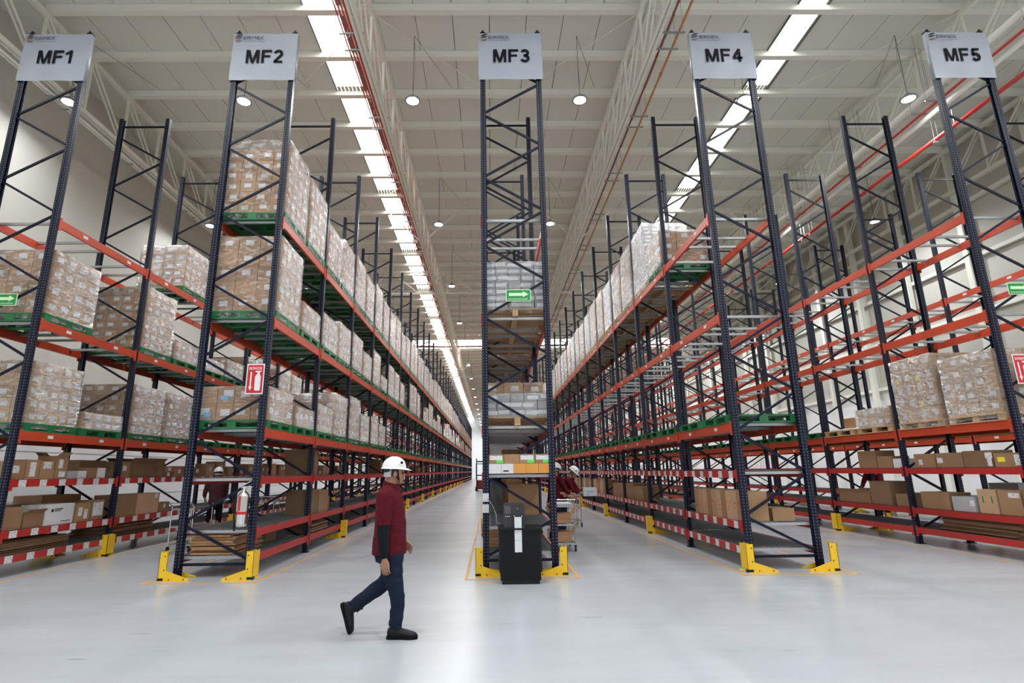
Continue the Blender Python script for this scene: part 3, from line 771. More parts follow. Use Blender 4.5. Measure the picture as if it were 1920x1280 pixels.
# carton styles: (nx, ny, box height, carton material, label size, label extra)
STY = {'tan': (4, 4, .205, card_a, (.13, .085), None), 'big': (3, 4, .30, card_a, (.15, .10), None),
       'blue': (4, 4, .30, card_a, (.16, .11), sticker_blue), 'grey': (5, 5, .11, card_g, (.14, .08), None),
       'pale': (4, 5, .22, card_b, (.12, .09), None), 'yell': (3, 4, .27, card_b, (.11, .12), sticker_yellow), 'gwhite': (5, 4, .13, card_g, (.19, .09), None)}
LW, LD = 1.17, 1.14
def load(ri, lv, s, h, sty, near, vis_side, kind='g', dome=False):
    X, Y = slotxy(ri, s); z = ZL[lv]+PH+.003
    nx, ny, bh, cm, (lw, lh), ex = STY[sty]
    nz = max(1, round(h/bh)); bh = h/nz
    rnd = random.Random(ri*1000+lv*100+s)
    cname = {'tan': 'brown', 'big': 'large brown', 'blue': 'brown blue-stickered', 'grey': 'grey', 'pale': 'pale brown', 'yell': 'brown yellow-stickered', 'gwhite': 'pale grey'}[sty]
    lab = 'film-wrapped %s cartons, %s of %s, %s from the front' % (cname, {3: 'lowest pallet level', 4: 'middle pallet level', 5: 'top pallet level'}[lv], rname(ri), nth(s+1))
    w_, d_ = LW/nx, LD/ny
    if near:
        root = bpy.data.objects.new('pallet_load', None); COL.objects.link(root); root.location = (X, Y, z)
        bm_ = box_mesh(w_, d_, bh, cm)
        ylab = lab_mesh(lw, min(lh, bh*.5), plabel if sty != 'gwhite' else white, 'y'); xlab = lab_mesh(lw, min(lh, bh*.5), plabel, 'x')
        layers = nz+(1 if dome else 0)
        for k in range(layers):
            for i in range(nx):
                for j in range(ny):
                    edge = i in (0, nx-1) or j in (0, ny-1) or k >= nz-1
                    if not edge: continue
                    if k == nz and (i in (0,) or j in (0, ny-1)): continue
                    if j == ny-1 and k < nz-1 and not (i == 0 and vis_side < 0 or i == nx-1 and vis_side > 0): continue
                    jx, jy = rnd.uniform(-.004, .004), rnd.uniform(-.004, .004)
                    c = ob('carton', bm_, root, (-LW/2+w_*(i+.5)+jx, -LD/2+d_*(j+.5)+jy, k*bh))
                    if j == 0 or (k == nz and j == 1):
                        if rnd.random() < .88: ob('label', ylab, c, (rnd.uniform(-.04, .04), -d_/2+.003, bh*rnd.uniform(.45, .62)))
                        if ex and rnd.random() < .3: ob('sticker', lab_mesh(.12, .08, ex, 'y'), c, (rnd.uniform(-.06, .06), -d_/2+.0015, bh*.3))
                    if (i == 0 and vis_side < 0) or (i == nx-1 and vis_side > 0):
                        if rnd.random() < .9: ob('label', xlab, c, (vis_side*(w_/2-.002), rnd.uniform(-.03, .03), bh*rnd.uniform(.45, .6)))
                        if ex and rnd.random() < .2: ob('sticker', lab_mesh(.10, .08, ex, 'x'), c, (vis_side*(w_/2-.001), rnd.uniform(-.06, .06), bh*.28))
        ob('stretch_film', FILMS[(ri*7+lv*3+s) % 4], root, (0, 0, 0), scale=(1, 1, (h+(bh if dome else 0))/1.0))
        tag(root, lab, 'pallet load', 'film-wrapped carton stacks on pallets')
    else:
        key = (sty, nz, vis_side, s % 2)
        if key not in FARL:
            b = MB()
            for k in range(nz):
                for i in range(nx):
                    for j in range(ny):
                        if not (i in (0, nx-1) or j == 0 or k == nz-1): continue
                        a0 = -LW/2+w_*i; c0 = -LD/2+d_*j; b.box(a0+.004, a0+w_-.004, c0+.004, c0+d_-.004, k*.2+.002, k*.2+.198, 0)
                        if j == 0 and (i*7+k*3+j) % 5 < 3: b.box(a0+w_*.3, a0+w_*.3+lw, c0+.0015, c0+.005, k*.2+.08, k*.2+.15, 1)
                        if (i == 0 and vis_side < 0) and (j*3+k*2) % 5 < 3: b.box(a0+.001, a0+.005, c0+.06, c0+.06+lw, k*.2+.08, k*.2+.15, 1)
                        if (i == nx-1 and vis_side > 0) and (j*3+k*2) % 5 < 3: b.box(a0+w_-.005, a0+w_-.001, c0+.06, c0+.06+lw, k*.2+.08, k*.2+.15, 1)
            FARL[key] = b.mesh('pallet_load', [cm, plabel])
        o = ob('pallet_load', FARL[key], None, (X, Y, z), scale=(1, 1, bh/.2))
        if s < 44: f = ob('stretch_film', FILMS[(ri+s) % 4], o, (0, 0, 0), scale=(1, 1, h*.2/bh))
        tag(o, lab, 'pallet load', 'film-wrapped carton stacks on pallets')
FARL = {}
FILMS = [film_mesh(LW, LD, 1.0, 3+i) for i in range(4)]
rs = random.Random(3)
def slot(ri, lv, s, h, sty, side, kind='g', near=None, dome=False):
    pallet(ri, lv, s, kind, bool(h))
    if h: load(ri, lv, s, h, sty, s < 6 if near is None else near, side, kind, dome)
# MF2
F = [1.30, 1.45, 1.10, 1.27, 1.38, 1.3]; E_ = [1.43, .60, .78, .92, 1.0, .75, 1.1, .5, 1.15, 1.1]; D_ = [.58, .40, .60, 1.02, 1.15, .80, .85, .7]
for s in range(2*NB):
    slot(1, 5, s, F[s] if s < 6 else rs.choice([1.45, 1.5, 1.2, 1.4, 1.35, 1.55]), ['tan', 'tan', 'tan', 'big', 'big'][s % 5] if s else 'tan', 1, dome=(s == 0))
for s in range(2*NB):
    h = E_[s] if s < 10 else rs.choice([1.3, .6, 1.2, .9, 1.35, 0, 1.1, 1.2])
    slot(1, 4, s, h, 'big' if s == 0 else ['tan', 'big', 'pale'][s % 3], 1)
for s in range(2*NB):
    slot(1, 3, s, D_[s] if s < 8 else 0, 'blue' if s < 2 else ['tan', 'big', 'pale'][s % 3], 1)
# MF1
for s, h, st in [(0, 1.20, 'big'), (2, 1.43, 'tan'), (3, .50, 'tan'), (4, .35, 'big'), (5, .55, 'tan'), (6, .9, 'tan'), (8, 1.1, 'big'), (9, 1.0, 'tan'), (11, .8, 'pale'), (13, 1.1, 'tan')]:
    slot(0, 4, s, h, st, 1)
slot(0, 5, 3, 1.12, 'tan', 1)
for s in range(0, 30):
    h = [1.07, .32, 1.08, 1.08, .05, .05][s] if s < 6 else 0
    if s in (4, 5): h = 0
    slot(0, 3, s, h, ['pale', 'tan', 'tan', 'tan'][s % 4], 1)
# MF3
slot(2, 4, 0, .90, 'gwhite', -1, 'w', near=True)
for s, h in [(1, .75), (2, .9), (3, .9), (4, 1.0), (5, .9)]: slot(2, 4, s, h, 'grey', -1, 'w')
slot(2, 3, 0, .40, 'gwhite', -1, 'w', near=True)
slot(2, 3, 1, .80, 'big', -1, 'w'); slot(2, 3, 2, .9, 'big', -1, 'w'); slot(2, 3, 3, .7, 'grey', -1, 'w')
# MF4
for s in range(2, 46):
    slot(3, 5, s, .85 if s == 2 else [1.68, 1.62, 1.55, 1.65][s % 4], ['grey', 'pale', 'big'][s % 3], -1, 'g' if s == 2 else 'w', near=s < 6)
for s in range(2*NB): slot(3, 3, s, 0, '', -1)
# MF5
slot(4, 3, 0, 1.12, 'pale', -1, 'w'); slot(4, 3, 1, 1.32, 'yell', -1, 'w'); slot(4, 3, 2, .42, 'pale', -1, 'w'); slot(4, 3, 3, 0, '', -1, 'w')
for s in range(4, 34): slot(4, 3, s, 0, '', -1)
for s in range(0, 24): slot(5, 3, s, 0, '', -1)
for k, P in far_p.items():
    src = GP[0][1] if k == 'g' else WP[0][1]
    b = MB()
    for (X, Y, z) in P:
        b.box(X-PW/2, X+PW/2, Y-PD/2, Y+PD/2, z+.115, z+PH); b.box(X-PW/2, X+PW/2, Y-PD/2, Y+PD/2, z, z+.02)
        for xx in (-.53, .53):
            for yy in (-.51, 0, .51): b.box(X+xx-.07, X+xx+.07, Y+yy-.07, Y+yy+.07, z+.02, z+.115)
    o = ob('distant_pallets', b.mesh('distant_pallets', green if k == 'g' else wood)); o['kind'] = 'stuff'
    tag(o, 'far %s pallets on the racks towards the end wall' % ('green plastic' if k == 'g' else 'wooden'), 'pallets')

# ---------------------------------------------------------------- loose cartons on the lower shelves
SHN = {0: 'bottom shelf', 1: 'second shelf', 2: 'third shelf'}
used = {}
def carton(ri, lv, xa, xb, ya, yb, h, m, desc, lab=None, flaps=False, extra=None, grp='loose cartons on the lower shelves', zoff=0, rz=0, side=1):
    z = ZL[lv]+.008+zoff; w_, d_ = xb-xa, yb-ya
    if m is card_a: m = card_shaded  # loose tan cartons take the copy with shelf shade in its colour
    b = MB(); b.box(-w_/2, w_/2, -d_/2, d_/2, 0, h, 0)
    o = ob('carton', b.mesh('carton', m), None, ((xa+xb)/2, (ya+yb)/2, z), rz)
    b = MB(); b.box(-.02, .02, -d_/2+.002, d_/2-.002, h, h+.0015); ob('tape_strip', b.mesh('tape_strip', mat('packing_tape', (.42, .30, .18), .3)), o)
    if flaps:
        for sx in (-1, 1):
            f = MB(); f.quad([(sx*w_/2, -d_/2, h), (sx*w_/2, d_/2, h), (sx*(w_/2+.07), d_/2-.01, h+.06), (sx*(w_/2+.07), -d_/2+.01, h+.06)])
            f.quad([(sx*w_/2, d_/2, h+.002), (sx*w_/2, -d_/2, h+.002), (sx*(w_/2+.07), -d_/2+.01, h+.064), (sx*(w_/2+.07), d_/2-.01, h+.064)])
            ob('flap', f.mesh('flap', m), o)
    if lab:
        for (u, v, lw, lh, mm) in lab:    # on the aisle face; u along y, v height (fractions)
            ob('label', MB().box(side*(w_/2)-.001, side*(w_/2)+.002, -d_/2+u*d_-lw/2, -d_/2+u*d_+lw/2, v*h-lh/2, v*h+lh/2).mesh('label', mm), o)
    if desc in used: used[desc] += 1; desc2 = desc+', next one back %d' % used[desc]
    else: used[desc] = 0; desc2 = desc
    tag(o, desc2, 'carton', grp); return o
PL = plabel
# MF1, aisle side x from -7.9 inwards
a = -7.93
c1 = lambda y0, y1, h, dep, m, d, lab=None, lv=2, **k: carton(0, lv, a-dep, a, y0, y1, h, m, d, lab, side=1, **k)
c1(9.20, 9.56, .30, .35, card_a, 'brown carton with square label, nearest on the third shelf of rack MF1', [(.45, .55, .16, .12, PL)])
c1(9.58, 9.86, .33, .32, card_a, 'tall-labelled brown carton, second on the third shelf of rack MF1', [(.5, .5, .12, .24, PL)])
c1(9.88, 10.20, .16, .3, card_a, 'low brown carton, third on the third shelf of rack MF1')
c1(9.88, 10.18, .15, .28, card_a, 'pink-labelled carton resting on the low carton of rack MF1', [(.5, .5, .18, .12, PL)], zoff=.162)
c1(10.22, 10.50, .41, .35, card_a, 'tall brown carton with two labels on the third shelf of rack MF1', [(.4, .65, .10, .16, PL), (.6, .2, .15, .10, PL)], flaps=True)
c1(10.54, 10.78, .14, .25, card_g, 'small grey carton on the third shelf of rack MF1')
c1(10.82, 11.02, .14, .25, card_w, 'small white-faced carton on the third shelf of rack MF1', [(.5, .5, .14, .1, PL)])
c1(11.06, 11.30, .20, .3, card_d, 'small dark brown carton on the third shelf of rack MF1')
c1(11.32, 11.55, .20, .3, card_w, 'white-labelled carton beside the second upright of rack MF1', [(.5, .5, .18, .15, PL)])
carton(0, 2, -8.9, -8.3, 11.3, 12.1, .36, card_a, 'wide brown carton behind the second upright of rack MF1', side=1)
c1(11.98, 12.3, .33, .4, card_a, 'square brown carton past the second upright of rack MF1, third shelf', [(.5, .6, .12, .1, PL)])
c1(12.32, 13.6, .36, .5, card_d, 'long dark carton on the third shelf of rack MF1', flaps=True)
c1(13.65, 13.95, .12, .3, card_d, 'small low carton after the long dark one on rack MF1', [(.5, .5, .1, .08, PL)])
c1(13.65, 14.0, .12, .28, card_a, 'small carton stacked after the long dark one on rack MF1', [(.5, .5, .12, .08, PL)], zoff=.122)
c1(14.05, 14.5, .26, .35, card_a, 'brown carton past the small stack on rack MF1, third shelf', [(.5, .5, .12, .1, PL)])
y = 14.9; k = 0
while y < 30:
    wd = rs.uniform(.25, .6); c1(y, y+wd, rs.uniform(.15, .42), .35, rs.choice([card_a, card_d, card_b]), 'brown carton on the third shelf of rack MF1, %s past the third upright' % nth(k+1), [(.5, .6, .12, .1, PL)]); y += wd+rs.uniform(.02, .4); k += 1
B1 = dict(lv=1)
c1(9.02, 9.68, .36, .45, card_a, 'plain brown carton nearest on the second shelf of rack MF1', [(.2, .25, .14, .12, PL)], **B1)
c1(9.72, 10.14, .24, .4, card_a, 'open brown carton on the second shelf of rack MF1', flaps=True, **B1)
WB = c1(10.16, 10.84, .36, .45, card_w, 'white printed carton on the second shelf of rack MF1', **B1)
ob('print', MB().cyl((.2255, -.18, .25), (.227, -.18, .25), .028, 10).box(.2255, .227, -.13, .06, .265, .28).box(.2255, .227, -.13, .02, .235, .248).box(.2255, .227, .05, .28, .05, .06).mesh('print', ink), WB)
c1(10.90, 11.28, .34, .4, card_a, 'brown carton with two long labels on the second shelf of rack MF1', [(.3, .55, .10, .16, PL), (.7, .4, .09, .18, PL)], **B1)
c1(11.32, 11.66, .38, .4, card_a, 'brown carton with a large white label at the second upright of rack MF1', [(.5, .55, .28, .26, PL)], **B1)
carton(0, 1, -8.95, -8.42, 9.7, 10.6, .36, card_d, 'dark carton at the back of rack MF1, second shelf, nearer one')
carton(0, 1, -8.95, -8.42, 10.65, 11.65, .50, card_a, 'tall carton at the back of rack MF1, second shelf')
c1(11.98, 12.70, .45, .45, card_a, 'big brown carton with vertical fold past the second upright of rack MF1', **B1)
c1(12.74, 13.55, .45, .45, card_b, 'big pale carton with corner label on rack MF1, second shelf', [(.85, .85, .12, .1, PL)], **B1)
c1(13.6, 14.0, .22, .3, card_a, 'small carton by the pale big carton on rack MF1', [(.5, .6, .1, .1, PL)], **B1)
def flats(ri, lv, xa, xb, ya, yb, n, m, label, t=.018):
    o = bpy.data.objects.new('flattened_cartons', None); COL.objects.link(o); o.location = ((xa+xb)/2, (ya+yb)/2, ZL[lv]+.008)
    tag(o, label, 'cardboard'); r = random.Random(n)
    w_, d_ = xb-xa, yb-ya
    for i in range(n):
        dx, dy = r.uniform(-.04, .04), r.uniform(-.06, .06)
        b = MB().box(-w_/2+dx, w_/2+dx, -d_/2+dy, d_/2+dy, i*t*1.12, i*t*1.12+t)
        s_ = ob('cardboard_sheet', b.mesh('cardboard_sheet', m), o, rz=r.uniform(-.02, .02))
flats(0, 0, -8.8, -7.98, 9.1, 10.9, 10, card_d, 'loose pile of flattened cartons on the bottom shelf at the front of rack MF1')
flats(0, 0, -8.8, -7.98, 12.0, 13.5, 16, card_d, 'neat dark stack of flattened cartons past the second upright of rack MF1')
flats(1, 0, -4.85, -4.15, 9.3, 10.4, 15, card_a, 'brown pile of flattened cartons on the bottom shelf at the front of rack MF2', .02)
flats(1, 0, -4.3, -3.85, 12.2, 13.4, 9, card_d, 'low stack of flattened cartons deeper on the bottom shelf of rack MF2')
flats(4, 0, 8.98, 9.8, 9.6, 11.25, 15, card_d, 'large dark stack of flattened cartons on the bottom shelf of rack MF5', .019)
# MF2
carton(1, 1, -4.35, -3.85, 11.98, 12.6, .50, card_d, 'dark tall carton on the second shelf of rack MF2, second bay')
carton(1, 1, -4.35, -3.85, 12.65, 13.35, .48, card_a, 'large brown carton on the second shelf of rack MF2, second bay')
carton(1, 1, -4.4, -4.0, 13.4, 14.0, .3, card_d, 'lower brown carton after the large one on rack MF2')
carton(1, 2, -4.45, -3.95, 12.05, 12.75, .55, card_d, 'dark brown carton alone on the third shelf of rack MF2')
carton(1, 0, -4.7, -4.2, 10.7, 11.2, .28, card_d, 'small dark box behind the cardboard pile of rack MF2')
for k in range(8):
    y0 = 20+k*2.1; carton(1, 2, -4.5, -3.95, y0, y0+rs.uniform(.5, 1.2), rs.uniform(.25, .5), rs.choice([card_a, card_d]), 'brown carton far along the third shelf of rack MF2, %s of the distant ones' % nth(k+1))
# MF3
x = -.03
for k in range(5):
    m = card_w if k < 2 else card_o; wd = .205
    o = carton(2, 2, x, x+wd-.004, 9.16, 9.6, .155, m, '%s carton in the lower front row on rack MF3, %s from the left' % ('white' if k < 2 else 'orange', nth(k+1)), side=1)
    if k == 1: ob('print', MB().box(-.07, .02, -.222, -.22, .03, .05).mesh('print', ink), o)
    x += wd
x = -.03
for k in range(4):
    wd = .256; o = carton(2, 2, x, x+wd-.006, 9.17, 9.6, .15, card_a, 'brown carton in the upper front row on rack MF3, %s from the left' % nth(k+1), side=1, zoff=.158)
    if k != 1:
        ob('label', MB().box(-.11, .10, -.217, -.214, .06, .13).mesh('label', PL), o)
        ob('sticker', MB().box(.0, .11, -.2175, -.215, .01, .06).mesh('sticker', sticker_green), o)
    x += wd
for k in range(7):
    y0 = 11.2+k*1.15; carton(2, 1, .45 if k % 2 else .35, .95, y0, y0+.8, rs.uniform(.4, .62), rs.choice([card_a, card_d]), 'brown carton on the second shelf inside rack MF3, %s from the front' % nth(k+1))
for k in range(4):
    y0 = 12.4+k*1.1; carton(2, 2, .3, .8, y0, y0+.7, rs.uniform(.4, .62), rs.choice([card_a, card_d]), 'brown carton on the third shelf inside rack MF3, %s behind the front row' % nth(k+1))
for k in range(3):
    y0 = 9.7+k*.9; carton(2, 0, -.05, .35, y0, y0+.5, .26, card_a, 'brown carton on the bottom shelf of rack MF3, %s from the front' % nth(k+1), flaps=(k == 0))
# MF4
for k in range(10):
    y0 = 9.24+k*.213
    o = carton(3, 1, 4.13, 4.55, y0, y0+.208, .47, card_b if k % 3 else card_a, 'narrow tan carton standing on the second shelf of rack MF4, %s from the front' % nth(k+1), side=-1)
    pr = MB(); r = random.Random(k)
    for q in range(4):
        yy = r.uniform(-.07, .05); zz = r.uniform(.10, .28); pr.box(-.2125, -.211, yy, yy+.02, zz, zz+r.uniform(.02, .06))
    ob('print', pr.mesh('print', pink), o)
carton(3, 1, 4.62, 4.98, 9.25, 9.7, .2, card_a, 'low tan carton set at the middle front of rack MF4, second shelf')
for k, (ya, yb, h) in enumerate([(15.3, 16.3, .38), (16.35, 17.2, .45), (17.5, 19.0, .42)]):
    carton(3, 1, 4.15, 4.6, ya, yb, h, card_a, 'wide brown carton further along rack MF4, second shelf, %s of three' % nth(k+1), side=-1)
for k in range(12):
    y0 = 20+k*.62; carton(3, 1, 4.13, 4.55, y0, y0+.56, .5, card_b if k % 2 else card_a, 'tall tan carton in the far row on rack MF4, %s in that row' % nth(k+1), side=-1)
# MF5, aisle side x from 8.95
a5 = 8.95
c5 = lambda y0, y1, h, dep, m, d, lab=None, lv=2, **k: carton(4, lv, a5, a5+dep, y0, y1, h, m, d, lab, side=-1, **k)
c5(9.22, 9.76, .24, .35, card_a, 'brown carton with yellow sticker nearest on the third shelf of rack MF5', [(.75, .55, .14, .08, sticker_yellow), (.2, .5, .1, .18, PL)])
c5(9.80, 10.40, .30, .4, card_d, 'dark carton with hanging label on the third shelf of rack MF5', [(.1, .7, .14, .1, PL), (.1, .3, .09, .14, PL)])
c5(10.42, 11.05, .28, .4, card_d, 'dark carton with grey label, third on rack MF5 third shelf', [(.85, .5, .14, .1, PL)])
c5(11.08, 11.62, .28, .4, card_a, 'tan carton with pink label at the second bay edge of rack MF5', [(.7, .4, .1, .11, PL)])
c5(11.98, 12.25, .20, .3, card_w, 'pale small carton past the second upright on rack MF5 third shelf', [(.5, .5, .14, .1, PL)])
c5(12.28, 12.75, .26, .4, card_d, 'brown carton beside the pale small one on rack MF5')
c5(12.78, 13.4, .40, .45, card_d, 'taller dark brown carton on the third shelf of rack MF5, second bay')
c5(9.0, 9.38, .40, .4, card_d, 'dark carton nearest the front on the second shelf of rack MF5', lv=1)
c5(9.42, 9.84, .42, .4, card_a, 'brown carton with wide label on the second shelf of rack MF5', [(.3, .8, .2, .08, PL)], lv=1)
HB = c5(9.88, 10.26, .42, .42, card_b, 'pale carton with green handle slots on the second shelf of rack MF5', lv=1)
ob('handle_slot', MB().box(-.2125, -.2105, -.10, -.08, .18, .30).box(-.2125, -.2105, .08, .10, .18, .30).mesh('handle_slot', mat('slot_green', (.02, .16, .05), .6)), HB)
carton(4, 1, 9.5, 10.0, 10.0, 10.6, .52, card_g, 'grey carton at the back of rack MF5, second shelf', side=-1)
c5(10.35, 10.85, .27, .4, card_g, 'low grey carton on the second shelf of rack MF5', [(.1, .6, .1, .1, PL)], lv=1)
c5(10.92, 11.62, .33, .45, card_a, 'brown carton by the second upright of rack MF5, second shelf', lv=1)
c5(11.98, 12.35, .26, .4, card_d, 'brown carton just past the second upright of rack MF5, second shelf', lv=1)
c5(12.5, 13.15, .52, .45, card_d, 'tall square dark carton on the second shelf of rack MF5', lv=1)
c5(13.2, 14.35, .26, .5, card_a, 'long open carton on the second shelf of rack MF5', flaps=True, lv=1)
# loose plastic and box on the fourth MF5 pallet
X, Y = slotxy(4, 3); zz = ZL[3]+PH+.002
o = ob('carton', MB().box(-.3, .3, -.35, .35, 0, .26).mesh('carton', card_a), None, (X+.1, Y, zz+.06)); tag(o, 'open brown carton heaped on plastic film, lowest pallet level of rack MF5', 'carton')
b = MB(); nn = 14
g = [[Vector((-.58+1.16*i/nn, -.56+1.12*j/nn, .03+.035*abs(noise.noise(Vector((i*.6, j*.6, 2))))+(0 if 0 < i < nn and 0 < j < nn else -.05))) for i in range(nn+1)] for j in range(nn+1)]
for j in range(nn):
    for i in range(nn): b.quad([g[j][i], g[j][i+1], g[j+1][i+1], g[j+1][i]])
o = ob('plastic_sheet', smooth(b.mesh('plastic_sheet', mat('crumpled_plastic', (.55, .54, .52), .25, bump=.6, bscale=12))), None, (X, Y, zz)); tag(o, 'crumpled translucent plastic sheet on the fourth pallet of rack MF5', 'plastic sheet')

# ---------------------------------------------------------------- printer table at the front of MF3
o = bpy.data.objects.new('printer_cabinet', None); COL.objects.link(o); o.location = (.42, 8.60, 0); tag(o, 'plain black cabinet standing on the floor in front of rack MF3', 'cabinet')
ob('body', MB().box(-.29, .29, -.27, .25, .05, .74).mesh('body', blackp), o)
ob('top_panel', MB().box(-.32, .32, -.29, .27, .74, .765).mesh('top_panel', black), o)
ob('plinth', MB().box(-.27, .27, -.265, .23, 0, .05).mesh('plinth', black), o)
ob('side_lip', MB().box(-.31, -.29, -.27, .25, .16, .74).box(.29, .31, -.27, .25, .16, .74).mesh('side_lip', black), o)
o = bpy.data.objects.new('label_printer', None); COL.objects.link(o); o.location = (.34, 8.57, .766); tag(o, 'dark grey label printer with a hanging white label strip on the black cabinet', 'printer')
ob('body', MB().prism([(-.15, 0), (.15, 0), (.15, .30), (.13, .33), (-.13, .33), (-.15, .32)], -.20, .2).mesh('body', grey_pl), o)
ob('front_panel', MB().box(-.14, -.05, -.206, -.20, .20, .31).mesh('front_panel', mat('panel_grey', (.07, .07, .075), .35)), o)
ob('lid', MB().box(-.045, .145, -.21, -.20, .17, .32).box(-.01, .12, -.24, -.20, .15, .175).mesh('lid', grey_pl), o)
ob('power_light', MB().cyl((.05, -.211, .27), (.05, -.214, .27), .006, 8).cyl((.0, -.241, .165), (.0, -.244, .165), .008, 8).cyl((.11, -.241, .165), (.11, -.244, .165), .008, 8).mesh('power_light', white), o)
ob('button_row', MB().box(-.13, -.115, -.209, -.206, .155, .165).box(-.105, -.09, -.209, -.206, .155, .165).box(-.08, -.065, -.209, -.206, .155, .165).mesh('button_row', white), o)
b = MB()
for k in range(3): b.box(.0, .105, -.247+.002*k, -.243+.002*k, .155-(k+1)*.163, .152-k*.163)
ob('label_strip', b.mesh('label_strip', mat('paper', (.66, .67, .69), .5)), o)
def box_elec(z, label):
    o = ob('socket_box', MB().box(-.05, .05, -.05, 0, 0, .13).box(-.02, .02, -.054, -.05, .03, .07).mesh('socket_box', [mat('socket_white', (.55, .56, .58), .45)]), None, (-.085, D0-.01, z)); tag(o, label, 'socket'); return o
box_elec(1.10, 'upper white electrical box on the front left upright of rack MF3')
box_elec(.93, 'lower white socket box on the front left upright of rack MF3')
b = MB(); P = [(-.06, 9.07, 1.15), (.02, 9.0, 1.05), (.08, 8.9, .92), (.09, 8.8, .80), (.14, 8.75, .79)]
for i in range(4): b.cyl(P[i], P[i+1], .005, 6)
o = ob('power_cable', b.mesh('power_cable', mat('cable_grey', (.20, .22, .28), .5))); tag(o, 'thin grey cable from the socket box down to the printer', 'cable')

# ---------------------------------------------------------------- shelf carts
def cart(x, y, label, rz=0, boxes=True):
    o = bpy.data.objects.new('shelf_cart', None); COL.objects.link(o); o.location = (x, y, 0); o.rotation_euler = (0, 0, rz); tag(o, label, 'cart')
    w_, d_ = .46, .8
    for sx in (-1, 1):
        for sy in (-1, 1):
            ob('post', MB().cyl((sx*w_/2, sy*d_/2, .12), (sx*w_/2, sy*d_/2, .95), .012, 8).mesh('post', chrome), o)
            c = ob('caster', MB().cyl((sx*w_/2-.015, sy*d_/2, .05), (sx*w_/2+.015, sy*d_/2, .05), .05, 14).box(sx*w_/2-.025, sx*w_/2+.025, sy*d_/2-.02, sy*d_/2+.02, .09, .12).mesh('caster', black), o)
    for z in (.16, .52, .88):
        b = MB(); 
        for i in range(12): xx = -w_/2+w_*i/11; b.bar((xx, -d_/2, z), (xx, d_/2, z), .006, .006)
        b.box(-w_/2, w_/2, -d_/2-.005, -d_/2+.005, z-.03, z+.006); b.box(-w_/2, w_/2, d_/2-.005, d_/2+.005, z-.03, z+.006)
        b.box(-w_/2-.005, -w_/2+.005, -d_/2, d_/2, z-.03, z+.006); b.box(w_/2-.005, w_/2+.005, -d_/2, d_/2, z-.03, z+.006)
        ob('shelf', b.mesh('shelf', galv), o)
    ob('push_handle', MB().cyl((-w_/2, -d_/2, .93), (-w_/2, -d_/2-.12, 1.0), .012, 8).cyl((w_/2, -d_/2, .93), (w_/2, -d_/2-.12, 1.0), .012, 8).cyl((-w_/2, -d_/2-.12, 1.0), (w_/2, -d_/2-.12, 1.0), .012, 8).mesh('push_handle', chrome), o)
    return o
cart(1.45, 11.85, 'wire shelf cart in the aisle just right of rack MF3')
for k, (z, l, m) in enumerate([(.17, 'brown carton on the lowest shelf of the cart right of MF3', card_a), (.53, 'brown carton on the middle shelf of the cart right of MF3', card_a)]):
    o = ob('carton', MB().box(-.17, .17, -.2, .2, 0, .19).mesh('carton', m), None, (1.46, 11.75, z+.002)); tag(o, l, 'carton')
    for s in (-1, 1): ob('flap', MB().bar((s*.17, -.01, .19), (s*.22, -.01, .15), .38, .004, up=(0, 1, 0)).mesh('flap', m), o)
o = ob('paper_stack', MB().box(-.2, .2, -.3, .3, 0, .03).mesh('paper_stack', white), None, (1.45, 11.85, .888)); tag(o, 'white sheets lying on the top of the cart right of MF3', 'paper')
cart(-6.55, 12.5, 'chrome cart in the aisle between racks MF1 and MF2')
cart(-5.75, 15.2, 'second chrome cart deeper in the aisle left of rack MF2')
cart(2.35, 16.6, 'wire cart further back in the aisle left of rack MF4')

